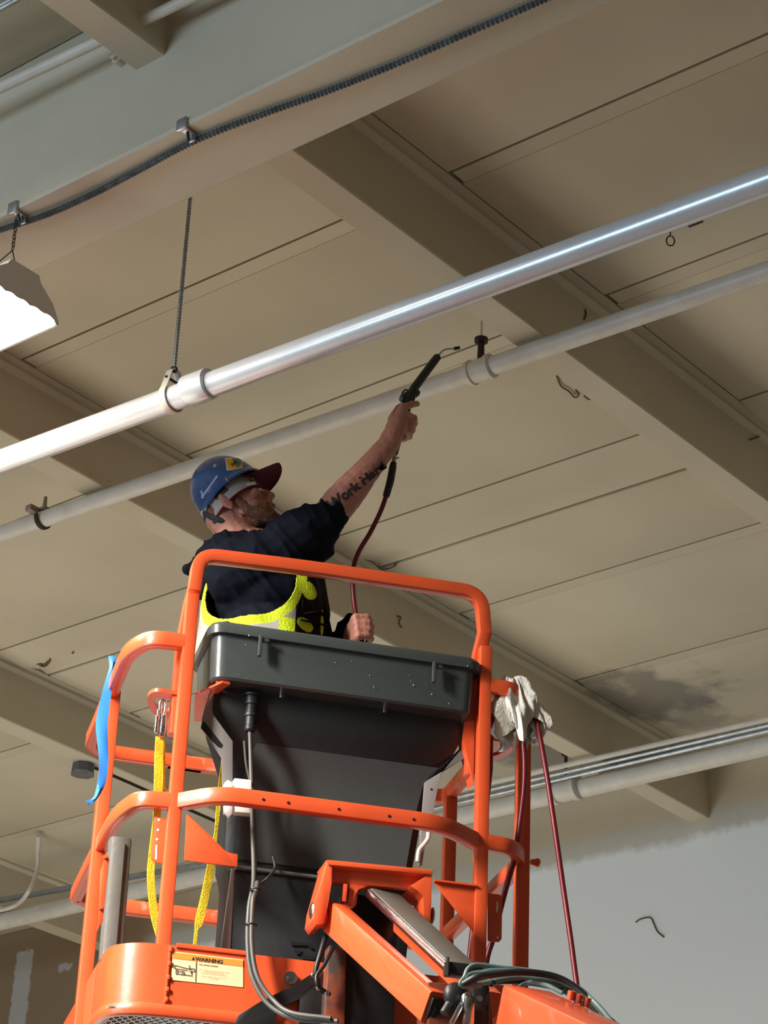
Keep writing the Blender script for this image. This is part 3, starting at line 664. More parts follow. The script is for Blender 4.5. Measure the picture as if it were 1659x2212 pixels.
# side brackets
bm = nb(); S1 = [(452, 1499), (436, 1556), (437, 1574), (484, 1640), (487, 1700), (500, 1760), (506, 1760), (503, 1600), (488, 1572), (452, 1532), (459, 1499)]
prism(bm, [F(x, y, .03) for x, y in ((470, 1478), (450, 1500), (437, 1550), (435, 1572), (480, 1636), (483, 1760), (503, 1760), (503, 1600), (451, 1533), (451, 1500), (461, 1492))], W * .006, .0015); o = obj('side_bracket', bm, MT['bracket'], lift); o['label'] = 'pale grey folded bracket left of the shroud'
bm = nb(); prism(bm, [F(x, y, .028) for x, y in ((436, 1562), (441, 1558), (480, 1608), (477, 1615), (470, 1612), (434, 1572))], W * .004); child('bracket_slot', bm, MT['black'], o)
bm = nb(); prism(bm, [F(x, y, .05) for x, y in ((955, 1666), (917, 1690), (903, 1870), (912, 1870), (922, 1790), (936, 1765), (938, 1740), (946, 1700))], W * .006, .0015); o = obj('side_bracket', bm, MT['bracket'], lift)
bm = nb(); prism(bm, [F(x, y, .06) for x, y in ((1000, 1640), (1012, 1600), (955, 1668), (918, 1686))], W * .006); obj('side_bracket', bm, MT['shroud'], lift)
bm = nb(); p = F(932, 1705, .049); cyl(bm, p, p + W * .004, .003, 8); child('hole', bm, MT['black'], o)
bm = nb(); tube(bm, cat([F(x, y, .04) for x, y in ((926, 1795), (924, 1812), (914, 1826), (905, 1838), (902, 1862))], 6), .006, 10); obj('cable_clip', bm, MT['white_p'], lift)
# light document box
bm = nb(); prism(bm, [F(x, y, .0) for x, y in ((506, 1680), (544, 1684), (544, 1757), (508, 1754))], W * .03, .003); prism(bm, [F(x, y, .0) for x, y in ((484, 1692), (492, 1684), (503, 1690), (503, 1758), (496, 1764), (486, 1750))], W * .02, .002); o = obj('manual_box', bm, MT['white_m'], lift); o['label'] = 'pale document holder'
# left edge of the lower shroud
bm = nb(); prism(bm, [F(x, y, .09) for x, y in ((500, 1875), (508, 1875), (497, 2064), (476, 2058))], W * .01, .001); obj('shroud_edge', bm, MT['bracket'], lift)
# embossed mark low on the shroud
bm = nb()
for pts in (((628, 2034), (668, 2037), (678, 2050), (672, 2050), (664, 2043), (630, 2042)), ((636, 2052), (650, 2053), (650, 2060), (642, 2062)), ((652, 2060), (666, 2066), (680, 2066), (680, 2074), (654, 2072))): prism(bm, [F(x, y, .082) for x, y in pts], W * .01)
obj('embossed_mark', bm, MT['black'], lift)
# grey padded unit at left
bm = nb(); pth = [F(x, y, .06) for x, y in ((258, 1816), (254, 1830), (232, 2085))]
top = F(259, 1816, .16); bot = F(238, 2078, .16)
bar(bm, [top + (bot - top) * s for s in (0, .012, .03, 1)], .056, .060, U, .014); obj('padded_sensor_unit', bm, MT['pad'], lift, 30)['label'] = 'tall grey padded unit'
bm = nb(); bar(bm, [F(270, 1822, .127), F(249, 2076, .127)], .0015, .004, U, .0005); obj('pad_seam', bm, MT['black'], lift)
bm = nb(); prism(bm, [F(x, y, .05) for x, y in ((231, 1840), (236, 1856), (222, 1990), (210, 2010), (214, 1980), (218, 1880))], W * .012, .001)
for x, y in ((226, 1852), (216, 1962)): p = F(x, y, .05); cyl(bm, p + W * .004, p - W * .008, .005, 8)
obj('hinge_plate', bm, O, lift)
# ---- cables from the console connector
bm = nb(); c0 = PZ(546, 1512, CB0) ; dn = (F(541, 1580, .0) - F(546, 1510, .0)).normalized(); cc = F(545, 1502, .03)
prof_ = [(0, .026), (.006, .026), (.007, .019), (.028, .019), (.030, .015), (.052, .0155), (.054, .018), (.062, .018), (.064, .0145), (.088, .0145), (.09, .016), (.10, .015), (.104, .011)]
tube(bm, [cc + dn * s for s, r in prof_], lambda i: prof_[i][1], 20); obj('cable_connector', bm, MT['dark_pl'], lift, 25)
def cab(name, pts, r, m, n=10, k=8):
    bm = nb(); tube(bm, cat([F(x, y, v) for x, y, v in pts], k), r, n); return obj(name, bm, m, lift, 60)
cab('console_cable', [(540, 1580, .03), (543, 1680, .02), (543, 1720, -.00), (546, 1800, .0), (548, 1900, -.04), (538, 1960, -.06), (535, 2040, -.07), (545, 2110, -.08), (580, 2170, -.10), (640, 2200, -.14), (730, 2206, -.2)], .0062, MT['cable_g'], 12)
cab('console_cable', [(556, 1906, -.05), (553, 1925, -.065), (546, 1950, -.075), (544, 2040, -.08), (556, 2110, -.09), (590, 2160, -.11), (630, 2188, -.15), (715, 2200, -.2)], .0062, MT['cable_g'], 12)
cab('console_cable', [(528, 1600, .03), (532, 1650, .04), (542, 1700, .05), (549, 1780, .05), (552, 1880, .0)], .004, MT['cable_g'])
cab('console_cable', [(560, 1912, -.03), (580, 1895, .03), (594, 1875, .06), (590, 1850, .08)], .004, MT['cable_g'])
for x, y in ((552, 1922), (542, 1998)):
    bm = nb(); p = F(x, y, -.07); tube(bm, [p + U * .014 * math.cos(a) + W * .014 * math.sin(a) for a in [k * pi / 6 for k in range(13)]], .0022, 6); obj('cable_tie', bm, MT['black'], lift)
# ---- support parts and dark gap under/in front of the platform
bm = nb(); prism(bm, [F(x, y, -.05) for x, y in ((503, 2225), (516, 2192), (560, 2165), (640, 2125), (690, 2092), (700, 2100), (700, 2145), (640, 2160), (600, 2180), (590, 2225))], W * .012, .001); prism(bm, [F(x, y, -.05) for x, y in ((648, 2150), (700, 2100), (705, 2225), (647, 2225))], W * .012, .001); obj('pedestal_bracket', bm, MT['black'], lift)
bm = nb(); p = F(628, 2112, -.035); cyl(bm, p, p + W * .01, .0165, 24); cyl(bm, p - W * .006, p, .008, 6); obj('bolt', bm, MT['steel'], lift)
bm = nb(); prism(bm, [F(x, y, -.10) for x, y in ((712, 2040), (748, 2055), (744, 2240), (700, 2240))], W * .05, .002); obj('pedestal_plate', bm, mat('worn_pedestal', (96, 82, 76), .35, metal=.5, rgb2=(176, 92, 60), scale=12, thr=(.45, .6)), lift)
bm = nb(); prism(bm, [F(x, y, -.09) for x, y in ((745, 1925), (860, 1950), (850, 2250), (742, 2250))], W * .06, .002); obj('pedestal_shade_block', bm, MT['black'], lift)  # black mast block that also paints the shaded gap behind the jib
cab('hydraulic_hose', [(703, 2022, -.12), (692, 2060, -.14), (682, 2100, -.14), (690, 2135, -.13), (706, 2145, -.12)], .0065, MT['rubber'])
cab('hydraulic_hose', [(720, 2046, -.12), (700, 2085, -.15), (684, 2108, -.16), (688, 2130, -.16), (712, 2148, -.13)], .005, MT['rubber'])
for x, y in ((676, 2106), (688, 2134), (706, 2146)): bm = nb(); ell(bm, F(x, y, -.145), (.007, .007, .007), LX, 10); obj('hose_fitting', bm, MT['steel'], lift)
# ---- jib: U-shaped head and three arms
hv = -.12
bm = nb()
def jp(pts, v=0., d=.03): prism(bm, [F(x, y, hv + v) for x, y in pts], W * d, .0015)
jp(((706, 1862), (933, 1884), (931, 1924), (716, 1906)), -.02, .02)
jp(((704, 1858), (710, 1857), (931, 1878), (936, 1882), (934, 1890), (710, 1868)), -.05, .10)
jp(((706, 1862), (719, 1868), (716, 1910), (708, 1957), (698, 1996), (684, 1998), (676, 1985), (680, 1955)), -.045, .09)
jp(((708, 1946), (760, 1953), (757, 1966), (705, 1962)), -.02, .02); jp(((742, 1908), (752, 1910), (748, 1948), (739, 1946)), -.03, .02)
jp(((755, 1908), (800, 1914), (774, 1920), (767, 1930), (762, 1962), (752, 1960)), -.02, .03)
jp(((885, 1914), (933, 1884), (931, 1994), (922, 1998), (914, 1990), (916, 1935), (905, 1925)), -.045, .09)
p = F(689, 1982, hv); cyl(bm, p - U * .014, p + U * .016, .026, 24)
prism(bm, [F(x, y, hv - .01) for x, y in ((725, 1948), (765, 1952), (758, 1966), (722, 1962))], W * .03, .002)
prism(bm, [F(x, y, hv - .005) for x, y in ((743, 1908), (752, 1908), (746, 1942), (739, 1942))], W * .02, .002)
prism(bm, [F(x, y, hv - .005) for x, y in ((766, 1918), (776, 1912), (770, 1956), (758, 1960))], W * .03, .002)
obj('jib_head', bm, O, lift, 40)
bm = nb(); p = F(675, 1968, hv - .02); ell(bm, p, (.008, .018, .022), LX, 16); obj('pivot_pin', bm, MT['steel'], lift); bm = nb(); p = F(934, 1978, hv - .02); ell(bm, p, (.006, .014, .022), LX, 14); obj('pivot_pin', bm, MT['steel'], lift)
JA, JB = F(720, 1980, -.12), F(938, 2178, -.60)
jd = (JB - JA).normalized(); ju = (Z - jd * jd.z).normalized(); js = jd.cross(ju).normalized()
def arm(name, a, b, wu, ws, m, bev=.006, ext=0):
    bm = nb(); bar(bm, [a, b], wu, ws, ju, bev); return obj(name, bm, m, lift, 30)
arm('jib_arm', JA, JB, .076, .046, O)
bm = nb(); box(bm, JB + jd * .004, (.010, .032, .05), (jd, js, ju), .002); box(bm, JB + jd * .006 - ju * .008, (.012, .010, .03), (jd, js, ju), .002); obj('arm_end', bm, MT['dark_steel'], lift)
JC, JD = F(830, 1934, -.13), F(1003, 2096, -.50)
arm('jib_upper_arm', JC, JD, .022, .088, MT['pad'], .004)
e2 = js if js.dot(c2w((1, 0, 0))) > 0 else -js
bm = nb(); bar(bm, [JC - e2 * .046 - ju * .003, JD - e2 * .046 - ju * .003], .022, .008, ju, .003); obj('arm_edge', bm, MT['steel'], lift)
arm('jib_arm', JC + e2 * .066 - ju * .050, JD + e2 * .064 - ju * .050 + jd * .06, .062, .04, O)
# boom end casting and knuckle
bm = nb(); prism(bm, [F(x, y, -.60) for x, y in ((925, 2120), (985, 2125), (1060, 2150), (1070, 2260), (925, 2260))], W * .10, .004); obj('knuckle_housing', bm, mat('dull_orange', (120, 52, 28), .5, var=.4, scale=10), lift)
bm = nb(); box(bm, F(1000, 2098, -.58), (.085, .04, .028), (U, W, Z), .004); obj('arm_block', bm, MT['black'], lift)
bm = nb(); p = F(966, 2090, -.60); cyl(bm, p - Z * .02, p + Z * .012, .007, 6); cyl(bm, p + Z * .012, p + Z * .024, .004, 8); obj('bolt', bm, MT['dark_steel'], lift); bm = nb(); p = F(1049, 2090, -.55); cyl(bm, p - Z * .02, p + Z * .012, .004, 6); obj('bolt', bm, MT['dark_steel'], lift)
bm = nb(); c = F(1040, 2135, -.68)
pts = [c + (U * math.cos(a) * .019 + Z * math.sin(a) * .022) for a in [math.radians(q) for q in range(0, 181, 15)]] + [c - U * .019 - Z * .12, c + U * .019 - Z * .12]
prism(bm, pts, W * .03, .002); obj('cam_plate', bm, MT['dark_steel'], lift, 40)
bm = nb(); p = F(1033, 2160, -.685); cyl(bm, p - W * .012, p, .007, 8); box(bm, F(1012, 2185, -.70), (.024, .03, .07), (U, W, Z), .008); cyl(bm, F(975, 2212, -.72), F(1000, 2165, -.69), .006, 10); ell(bm, F(1008, 2160, -.70), (.014, .012, .018), LX, 12); obj('lever_link', bm, MT['steel'], lift)
bm = nb(); ell(bm, F(985, 2150, -.66), (.03, .02, .03), LX, 16); cyl(bm, F(960, 2190, -.66), F(990, 2140, -.66), .012, 12); obj('link_housing', bm, MT['dark_steel'], lift)
# main boom tube
BA, BB = F(1130, 2192, -.72), F(1400, 2325, -1.30)
bd = (BB - BA).normalized(); bu = (Z - bd * bd.z).normalized()
bm = nb(); bar(bm, [BA, BB + bd * .8], .12, .12, bu, .008); obj('main_boom', bm, O, lift, 30)
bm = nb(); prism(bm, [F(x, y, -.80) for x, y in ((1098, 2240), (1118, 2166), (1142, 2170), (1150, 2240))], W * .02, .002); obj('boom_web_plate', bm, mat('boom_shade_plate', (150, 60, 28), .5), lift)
for x, y in ((1232, 2160), (1248, 2167), (1266, 2175)): bm = nb(); p = F(x, y, -.85); cyl(bm, p, p + bu * .02, .009, 12); obj('bolt', bm, O, lift)
# bundle of cables over the knuckle
def cab2(pts, r, m): return cab('hydraulic_hose', pts, r, m, 10, 8)
v_ = -.72
cab2([(1330, 2225, -.80), (1290, 2175, -.76), (1240, 2130, v_), (1160, 2103, v_), (1080, 2097, v_), (1040, 2103, v_), (1008, 2120, v_)], .0075, MT['cable_t'])
cab2([(1340, 2230, -.82), (1285, 2165, -.78), (1225, 2122, v_), (1150, 2098, v_), (1080, 2090, v_), (1030, 2084, v_), (1012, 2092, v_), (1004, 2110, v_), (996, 2128, v_), (1040, 2130, v_)], .0055, MT['cable_t'])
cab2([(1350, 2240, -.82), (1300, 2190, -.78), (1250, 2148, v_), (1180, 2118, v_), (1110, 2112, v_), (1050, 2122, v_), (1020, 2126, v_), (1006, 2118, v_), (1015, 2105, v_), (1050, 2100, v_)], .0065, MT['cable_t'])
cab2([(1320, 2215, -.80), (1262, 2150, -.76), (1205, 2112, v_ - .02), (1130, 2100, v_ - .02), (1060, 2106, v_ - .02), (1030, 2110, v_ - .02), (1000, 2126, v_)], .008, MT['rubber'])
cab2([(1345, 2230, -.80), (1280, 2175, -.76), (1210, 2135, v_ + .01), (1140, 2120, v_ + .01), (1080, 2118, v_ + .01), (1060, 2124, v_)], .009, MT['rubber'])
cab2([(1215, 2145, -.76), (1180, 2128, -.74), (1140, 2122, -.72), (1118, 2134, -.72)], .005, MT['cable_t'])

# ================================================================= loose things on the cage
# yellow lanyard
t = thing('safety_lanyard', 'yellow webbing lanyard with steel snap hook clipped to the left ring', 'lanyard', F(340, 2050, .05))
def ribbon(name, pts, wd, m, par, th=.003, k=8, lab=None):
    bm = nb(); P = [F(x, y, v) for x, y, v, *_ in pts]; wds = [q[3] if len(q) > 3 else wd for q in pts]; Pn = cat(P, k); n = len(Pn)
    rings = []
    for i, (p, tt, a, b) in enumerate(frames(Pn, U * .9 + W * .25)):
        w_ = wds[min(i // k, len(wds) - 1)] * (1 - (i % k) / k) + wds[min(i // k + 1, len(wds) - 1)] * ((i % k) / k)
        rings.append([p + a * w_ / 2 + b * th / 2, p - a * w_ / 2 + b * th / 2, p - a * w_ / 2 - b * th / 2, p + a * w_ / 2 - b * th / 2])
    ring_loft(bm, rings); return obj(name, bm, m, par, 60)
ribbon('webbing', [(345, 1592, .04, .022), (343, 1640, .04, .024), (342, 1700, .04, .024), (338, 1770, .05, .020), (328, 1850, .06, .018), (326, 1900, .06, .020), (334, 1980, .07, .020), (350, 2050, .08, .018), (352, 2160, .10, .02)], .024, MT['yellow'], t)
ribbon('webbing', [(352, 1600, .05, .012), (352, 1660, .05, .012), (352, 1720, .05, .012)], .012, MT['yellow'], t)
ribbon('webbing', [(484, 1628, .14, .010), (478, 1680, .14, .012), (472, 1740, .14, .012), (466, 1800, .14, .008), (456, 1870, .14, .022), (444, 1930, .13, .022), (430, 1990, .12, .022), (424, 2010, .12, .008), (419, 2060, .12, .008), (410, 2160, .12, .02)], .02, MT['yellow'], t)
bm = nb(); hk = [(350, 1590), (348, 1560), (346, 1540), (346, 1522), (351, 1514), (357, 1517), (358, 1528), (355, 1545), (354, 1560)]
tube(bm, cat([F(x, y, .035) for x, y in hk], 6), .0055, 10); box(bm, F(353, 1566, .035), (.018, .012, .055), LX, .004); box(bm, F(338, 1565, .03), (.010, .010, .05), LX, .003); box(bm, F(342, 1545, .032), (.009, .009, .03), LX, .003); cyl(bm, F(345, 1588, .035), F(352, 1588, .035), .008, 12)
obj('snap_hook', bm, MT['steel'], t, 50)
# blue tape
bm = nb(); P = [(243, 1419, .36, .020), (241, 1445, .35, .012), (232, 1490, .33, .022), (220, 1560, .32, .030), (222, 1610, .32, .026), (224, 1650, .32, .022), (219, 1690, .33, .020), (207, 1722, .34, .010), (196, 1731, .34, .008), (189, 1735, .34, .014)]
Pn = cat([F(x, y, v - .0) for x, y, v, w_ in P], 6); rings = []
for i, (p, tt, a, b) in enumerate(frames(Pn, U + W * .1)):
    k = min(i // 6, len(P) - 2); f_ = i / 6 - k; w_ = P[k][3] * (1 - f_) + P[k + 1][3] * f_; w_ *= 1.12
    cr = .003 * math.sin(i * .35)
    rings.append([p + a * w_ / 2 + b * .001, p + b * (.004 + cr), p - a * w_ / 2 + b * .001, p - a * w_ / 2, p + b * (.003 + cr), p + a * w_ / 2])
ring_loft(bm, rings); tag(obj('tape_strip', bm, MT['blue_tape'], smooth=60), 'long loose strip of bright blue tape hanging on the left guardrail', 'tape')
# rag on the right rail
bm = nb(); rc = L(.902, .02, 0)
rgs = []; random.seed(5)
prof = [(4.215, .010, .0), (4.214, .030, .0), (4.205, .036, .0), (4.19, .040, .0), (4.17, .044, .0), (4.15, .050, 0), (4.13, .058, 0), (4.11, .064, 0), (4.09, .066, .0), (4.07, .062, 0), (4.055, .054, 0)]
for i, (z, r, s) in enumerate(prof):
    rg = []
    for j in range(110):
        a = 2 * pi * j / 110; fr = min(1, i / 4)
        pl = 1 + fr * (.24 * math.sin(6 * a + 1.2 * math.sin(i * .6)) + .16 * math.sin(13 * a + i * .5) + .10 * math.sin(23 * a - i * .4))
        nz = noise.noise(V((math.cos(a) * 2, math.sin(a) * 2, i * .45))) * .45 + .2 * noise.noise(V((math.cos(a) * 7, math.sin(a) * 7, i * .9)))
        zz = z + (.07 * noise.noise(V((math.cos(a) * 1.9, math.sin(a) * 1.9, 3.3))) + .012 * math.sin(5 * a)) * (i / 10) ** 1.5
        if i < 3: zz += .006 * math.sin(4 * a)
        rr = r * (pl + nz * fr)
        rg.append(rc + U * (math.cos(a) * rr * (1.05 + .0 * i) + .004 * i * .6) + W * math.sin(a) * rr * .62 + Z * zz)
    rgs.append(rg)
vs = ring_loft(bm, rgs, cap=False); bm.faces.new(vs[0])
bmesh.ops.triangulate(bm, faces=[f for f in bm.faces if len(f.verts) > 4])
tag(obj('rag', bm, MT['rag'], smooth=80), 'crumpled off-white rag draped over the right guardrail', 'rag')
# red air hose : gun -> hand -> into the cage -> over the right rail -> down
def WV(x, y, v): return F(x, y, v)
t_h = thing('air_hose', 'dark red rubber air hose from the spray nozzle hanging down over the right rail', 'hose', L(1.05, -.02, 3.1))
hp = [WV(834, 1072, .30), WV(822, 1105, .31), WV(800, 1150, .33), WV(776, 1190, .34), WV(764, 1225, .34), WV(762, 1265, .34), WV(766, 1310, .34), WV(773, 1345, .33), WV(779, 1375, .33), WV(784, 1405, .34), L(.60, .40, 4.1), L(.64, .45, 3.6), L(.68, .42, 3.3), L(.74, .25, 3.21), L(.82, .2, 3.25), L(.85, .16, 3.6), L(.87, .11, 3.98)]
bm = nb(); tube(bm, cat(hp, 8), .0072, 12); obj('hose_run', bm, MT['hose'], t_h, 60)
hp2 = [L(.87, .11, 3.98), WV(1062, 1555, .04), WV(1080, 1530, .02), WV(1086, 1500, .02), L(.905, .0, 4.12), L(.925, .02, 4.14), WV(1150, 1545, .01), WV(1160, 1560, -.00), WV(1168, 1600, -.02), WV(1182, 1680, -.04), WV(1200, 1800, -.05), WV(1217, 1920, -.05), WV(1233, 2030, -.06), WV(1245, 2120, -.07), WV(1262, 2230, -.09)]
bm = nb(); tube(bm, cat(hp2, 8), .0072, 12); obj('hose_run', bm, MT['hose'], t_h, 60)
hp3 = [L(.935, .03, 4.12), WV(1130, 1600, .03), WV(1133, 1640, .03), WV(1132, 1700, .03), WV(1124, 1770, .03), WV(1117, 1820, .04), WV(1110, 1860, .06), WV(1098, 1900, .06), WV(1082, 1960, .05), WV(1068, 2020, .05), WV(1052, 2070, .05), WV(1040, 2160, .06)]
bm = nb(); tube(bm, cat(hp3, 8), .0078, 12); tag(obj('air_hose', bm, MT['hose'], smooth=60), 'dark red hose looping down along the right rear cage post below the rag', 'hose')
bm = nb(); sl = [WV(850, 1000, .295), WV(848, 1012, .295), WV(843, 1040, .297), WV(834, 1072, .30)]
tube(bm, sl, lambda i: (.0095, .0112, .0115, .0105)[i], 14); obj('hose_sleeve', bm, MT['rubber'], t_h)
bm = nb(); tube(bm, [WV(853, 984, .293), WV(852, 990, .293), WV(851, 994, .294), WV(850, 1003, .295)], lambda i: (.006, .0088, .0065, .0085)[i], 12); cyl(bm, WV(854, 991, .285), WV(862, 989, .285), .003, 8); obj('hose_coupler', bm, MT['steel'], t_h)

# ================================================================= WORKER
def cw(x, y, z): return c2w((x, y, z)).normalized()
feet = L(.30, .42, 3.205)
man = thing('person', 'worker in blue hard hat and high visibility vest reaching up with a blow gun', 'person', feet, TH)
# head frame
hf = c2w((.855, -.470, .10)).normalized()      # forward
hup = c2w((-.44, -.80, .46)); hup = (hup - hf * hup.dot(hf)).normalized()
hr = hf.cross(hup).normalized()               # his right, toward the camera
if hr.dot(c2w((0, 0, -1))) < 0: hr = -hr
HO = WV(500, 1096, .44)
def H(f, r, u): return HO + hf * f + hr * r + hup * u
HA = (hf, hr, hup)
MH = .122
# joints
nk = WV(522, 1178, .43); shR = WV(600, 1195, .36); elR = WV(704, 1122, .28); wrR = WV(838, 962, .27)
shL = WV(560, 1215, .60); elL = WV(668, 1400, .58); wrL = WV(742, 1400, .46)
ch0 = WV(575, 1240, .46); ch1 = WV(575, 1340, .45); wst = WV(575, 1450, .44); pel = L(.30, .42, 4.10)
bm = nb()
# skull, face, jaw, nose, ears
ell(bm, H(.010, 0, .045), (.088, .072, .088), HA, 32)
ell(bm, H(.035, 0, -.012), (.066, .064, .075), HA, 28)
ell(bm, H(.058, 0, -.055), (.044, .047, .046), HA, 24)
ell(bm, H(.085, 0, -.085), (.020, .026, .018), HA, 20)          # chin
ell(bm, H(.084, .0, .030), (.018, .052, .013), HA, 18)          # brow ridge
for s in (-1, 1):
    ell(bm, H(.075, s * .040, -.018), (.022, .020, .018), HA, 16)   # cheekbone
    ell(bm, H(.082, s * .031, .006), (.013, .014, .010), HA, 16)    # eyelid/eyeball
    ell(bm, H(.040, s * .055, -.055), (.035, .012, .022), HA, 16)   # jaw side
    ell(bm, H(-.008, s * .079, -.012), (.018, .006, .030), HA, 18)  # ear
    ell(bm, H(-.004, s * .077, -.038), (.010, .006, .010), HA, 12)
    ell(bm, H(-.014, s * .085, -.004), (.010, .004, .020), HA, 12)
chain(bm, [H(.094, 0, .018), H(.107, 0, -.008), H(.119, 0, -.030)], [.008, .010, .011])
for s in (-1, 1): ell(bm, H(.108, s * .012, -.034), (.011, .009, .008), HA, 14)
ell(bm, H(.100, 0, -.052), (.012, .022, .010), HA, 16)
ell(bm, H(.103, 0, -.059), (.010, .021, .0045), HA, 16); ell(bm, H(.101, 0, -.069), (.010, .019, .005), HA, 16)
# neck
chain(bm, [H(-.030, 0, -.015), H(-.028, 0, -.06), nk, ch0], [.060, .056, .066, .09])
chain(bm, [H(.0, 0, -.05), nk + hf * .01], [.045, .05])
# torso, arms
for a, b, r0, r1 in ((ch0, ch1, .12, .125), (ch1, wst, .125, .12), (wst, pel, .12, .12), (nk, shR, .06, .06), (nk, shL, .06, .06)): cap(bm, a, b, r0, r1)
chain(bm, [shR, elR], [.058, .048])
fm = elR.lerp(wrR, .35)
chain(bm, [elR, elR.lerp(wrR, .18), fm, elR.lerp(wrR, .7), wrR], [.048, .052, .050, .038, .033])
chain(bm, [shL, elL, wrL], [.055, .045, .03])
# legs
hipL, hipR = L(.30, .52, 4.05), L(.30, .32, 4.05); kL, kR = L(.33, .54, 3.68), L(.31, .30, 3.68); aL, aR = L(.30, .55, 3.29), L(.29, .30, 3.29)
for a, k, n_ in ((hipL, kL, aL), (hipR, kR, aR)): chain(bm, [a, k, n_], [.085, .058, .042]); chain(bm, [n_, n_ + U * .13 - Z * .045], [.04, .032])
E1 = c2w((-.15, .1, -1)).normalized()
def hand(bm, wr, top, bot, e1, e2, flip=1, index=None, thumb=None, k=1.0):
    """fist round the line top->bot; e1 = side of the back of the hand, e2 = side the knuckles point to"""
    ax = (bot - top).normalized(); e1 = (e1 - ax * e1.dot(ax)).normalized(); e2 = (e2 - ax * e2.dot(ax) - e1 * e2.dot(e1)).normalized()
    mcp = []
    for i in range(4):
        c = top + ax * (.012 + .0195 * i) * k; ln_ = (1, 1.06, 1, .85)[i]
        m_ = c + (e1 * .034 + e2 * (.006 * ln_)) * k; mcp.append(m_)
        cap(bm, wr + ax * (.006 * (i - 1.5)), m_, .019 * k, .0125 * k)
        if i == 0 and index is not None: pts = [m_] + index
        else: pts = [m_, c + (e1 * .016 + e2 * .033 * ln_) * k, c + (e1 * -.012 + e2 * .030 * ln_) * k, c + (e1 * -.026 + e2 * .006) * k]
        chain(bm, pts, [.0115 * k, .0103 * k, .0095 * k, .0085 * k][:len(pts)])
    cap(bm, (wr + mcp[1]) / 2, (wr + mcp[2]) / 2, .021 * k, .020 * k)
    tb = wr.lerp(mcp[0], .35) - e1 * .012 - ax * .014
    pts = [tb] + (thumb or [tb - ax * .02 - e1 * .02 + e2 * .010, top - e1 * .020 - ax * .002 + e2 * .002, top - e1 * .024 + e2 * .022 + ax * .004])
    chain(bm, pts, [.017 * k, .0125 * k, .011 * k, .0095 * k][:len(pts)])
    return mcp
gT, gB = WV(872, 888, .30), WV(855, 968, .295)
idx = [WV(872, 880, .275), WV(892, 873, .285), WV(901, 872, .30)]
hand(bm, wrR, gT, gB, c2w((-.25, 0, -1)).normalized(), c2w((1, -.15, 0)).normalized(), index=idx, thumb=[WV(848, 905, .31), WV(860, 884, .325), WV(876, 872, .33)], k=1.16)
cap(bm, wrR, WV(860, 915, .262), .033, .030)
lT, lB = WV(774, 1336, .335), WV(782, 1394, .33)
hand(bm, wrL, lT, lB, c2w((-.3, .1, -1)).normalized(), c2w((1, 0, 0)).normalized(), thumb=[WV(760, 1362, .38), WV(768, 1345, .37), WV(786, 1340, .35)])
cap(bm, wrL, WV(762, 1375, .38), .028, .026)
body = remesh(bm, .0038, 4, .5)
displace(body, lambda c: .0016 * noise.noise(c * 60) + .0006 * noise.noise(c * 140))
BV = BVHTree.FromBMesh(body)
ob = obj('body', body, MT['skin'], man, 80)
# eye (near side)
MT['eyew'] = mat('eye_white', (190, 178, 170), .15); MT['iris'] = mat('iris_dark', (30, 34, 40), .1)
for s in (-1, 1):
    bm = nb(); ell(bm, H(.088, s * .031, .004), (.009, .010, .006), HA, 14); e_ = obj('eye', bm, MT['eyew'], man)
    bm = nb(); ell(bm, H(.0955, s * .031, .005), (.0035, .0045, .0042), HA, 12); obj('iris', bm, MT['iris'], e_)
bm = nb(); ell(bm, H(.110, 0, -.0645), (.0045, .017, .0012), HA, 12); obj('mouth_line', bm, mat('mouth_dark', (92, 42, 40), .6), man)
bm = nb()
for s in (-1, 1): chain(bm, [H(.092, s * .014, .028), H(.094, s * .032, .034), H(.084, s * .050, .028)], [.003, .0042, .003])
obj('eyebrow', bm, MT['beard'], man)
# beard + sideburn
bm = nb()
for s in (-1, 1):
    chain(bm, [H(.022, s * .066, .005), H(.024, s * .063, -.03), H(.035, s * .055, -.062), H(.060, s * .040, -.082), H(.085, s * .018, -.098)], [.010, .014, .020, .022, .024])
    chain(bm, [H(.100, s * .014, -.049), H(.092, s * .024, -.062), H(.084, s * .024, -.080)], [.006, .008, .012])
    ell(bm, H(-.045, s * .045, .0), (.030, .022, .035), HA, 16)
ell(bm, H(.092, 0, -.103), (.022, .026, .022), HA, 18); ell(bm, H(.05, 0, -.088), (.04, .04, .02), HA, 18)
bd_ = remesh(bm, .0045, 2, .5); displace(bd_, lambda c: .0018 * noise.noise(c * 70) + .0018 * noise.noise(c * 190) - .002); o = obj('beard', bd_, MT['beard'], man, 80)
# hard hat
ra = (hf * .976 + hup * .218).normalized(); rn = (hup * .976 - hf * .218).normalized(); HX = (ra, hr, rn)
HC = H(.014, 0, .037)
def hh(a, r, n_): return HC + ra * a + hr * r + rn * n_
bm = nb(); rows = []
N = 56
for i in range(15):
    t = i / 14; ph_ = t * pi / 2 * .995
    rg = []
    for j in range(N):
        a = 2 * pi * j / N; ca, sa = math.cos(a), math.sin(a)
        ridge = .006 * math.exp(-(sa / .16) ** 2) * math.sin(ph_) 
        q = math.cos(ph_) ** .85
        rg.append(hh(ca * (.102 + .006 * max(ca, 0)) * q, sa * .098 * q, .135 * math.sin(ph_) + ridge - .004))
    rows.append(rg)
rim = []
for off, dz in ((.010, -.016), (.012, -.010)):
    rim.append([hh(math.cos(2 * pi * j / N) * (.101 + off * .7 + .006 * max(0, math.cos(2 * pi * j / N))), math.sin(2 * pi * j / N) * (.096 + off * .8), dz) for j in range(N)])
inner = [[hh(math.cos(2 * pi * j / N) * .100, math.sin(2 * pi * j / N) * .092, -.014) for j in range(N)], [hh(math.cos(2 * pi * j / N) * .096, math.sin(2 * pi * j / N) * .088, .05) for j in range(N)]]
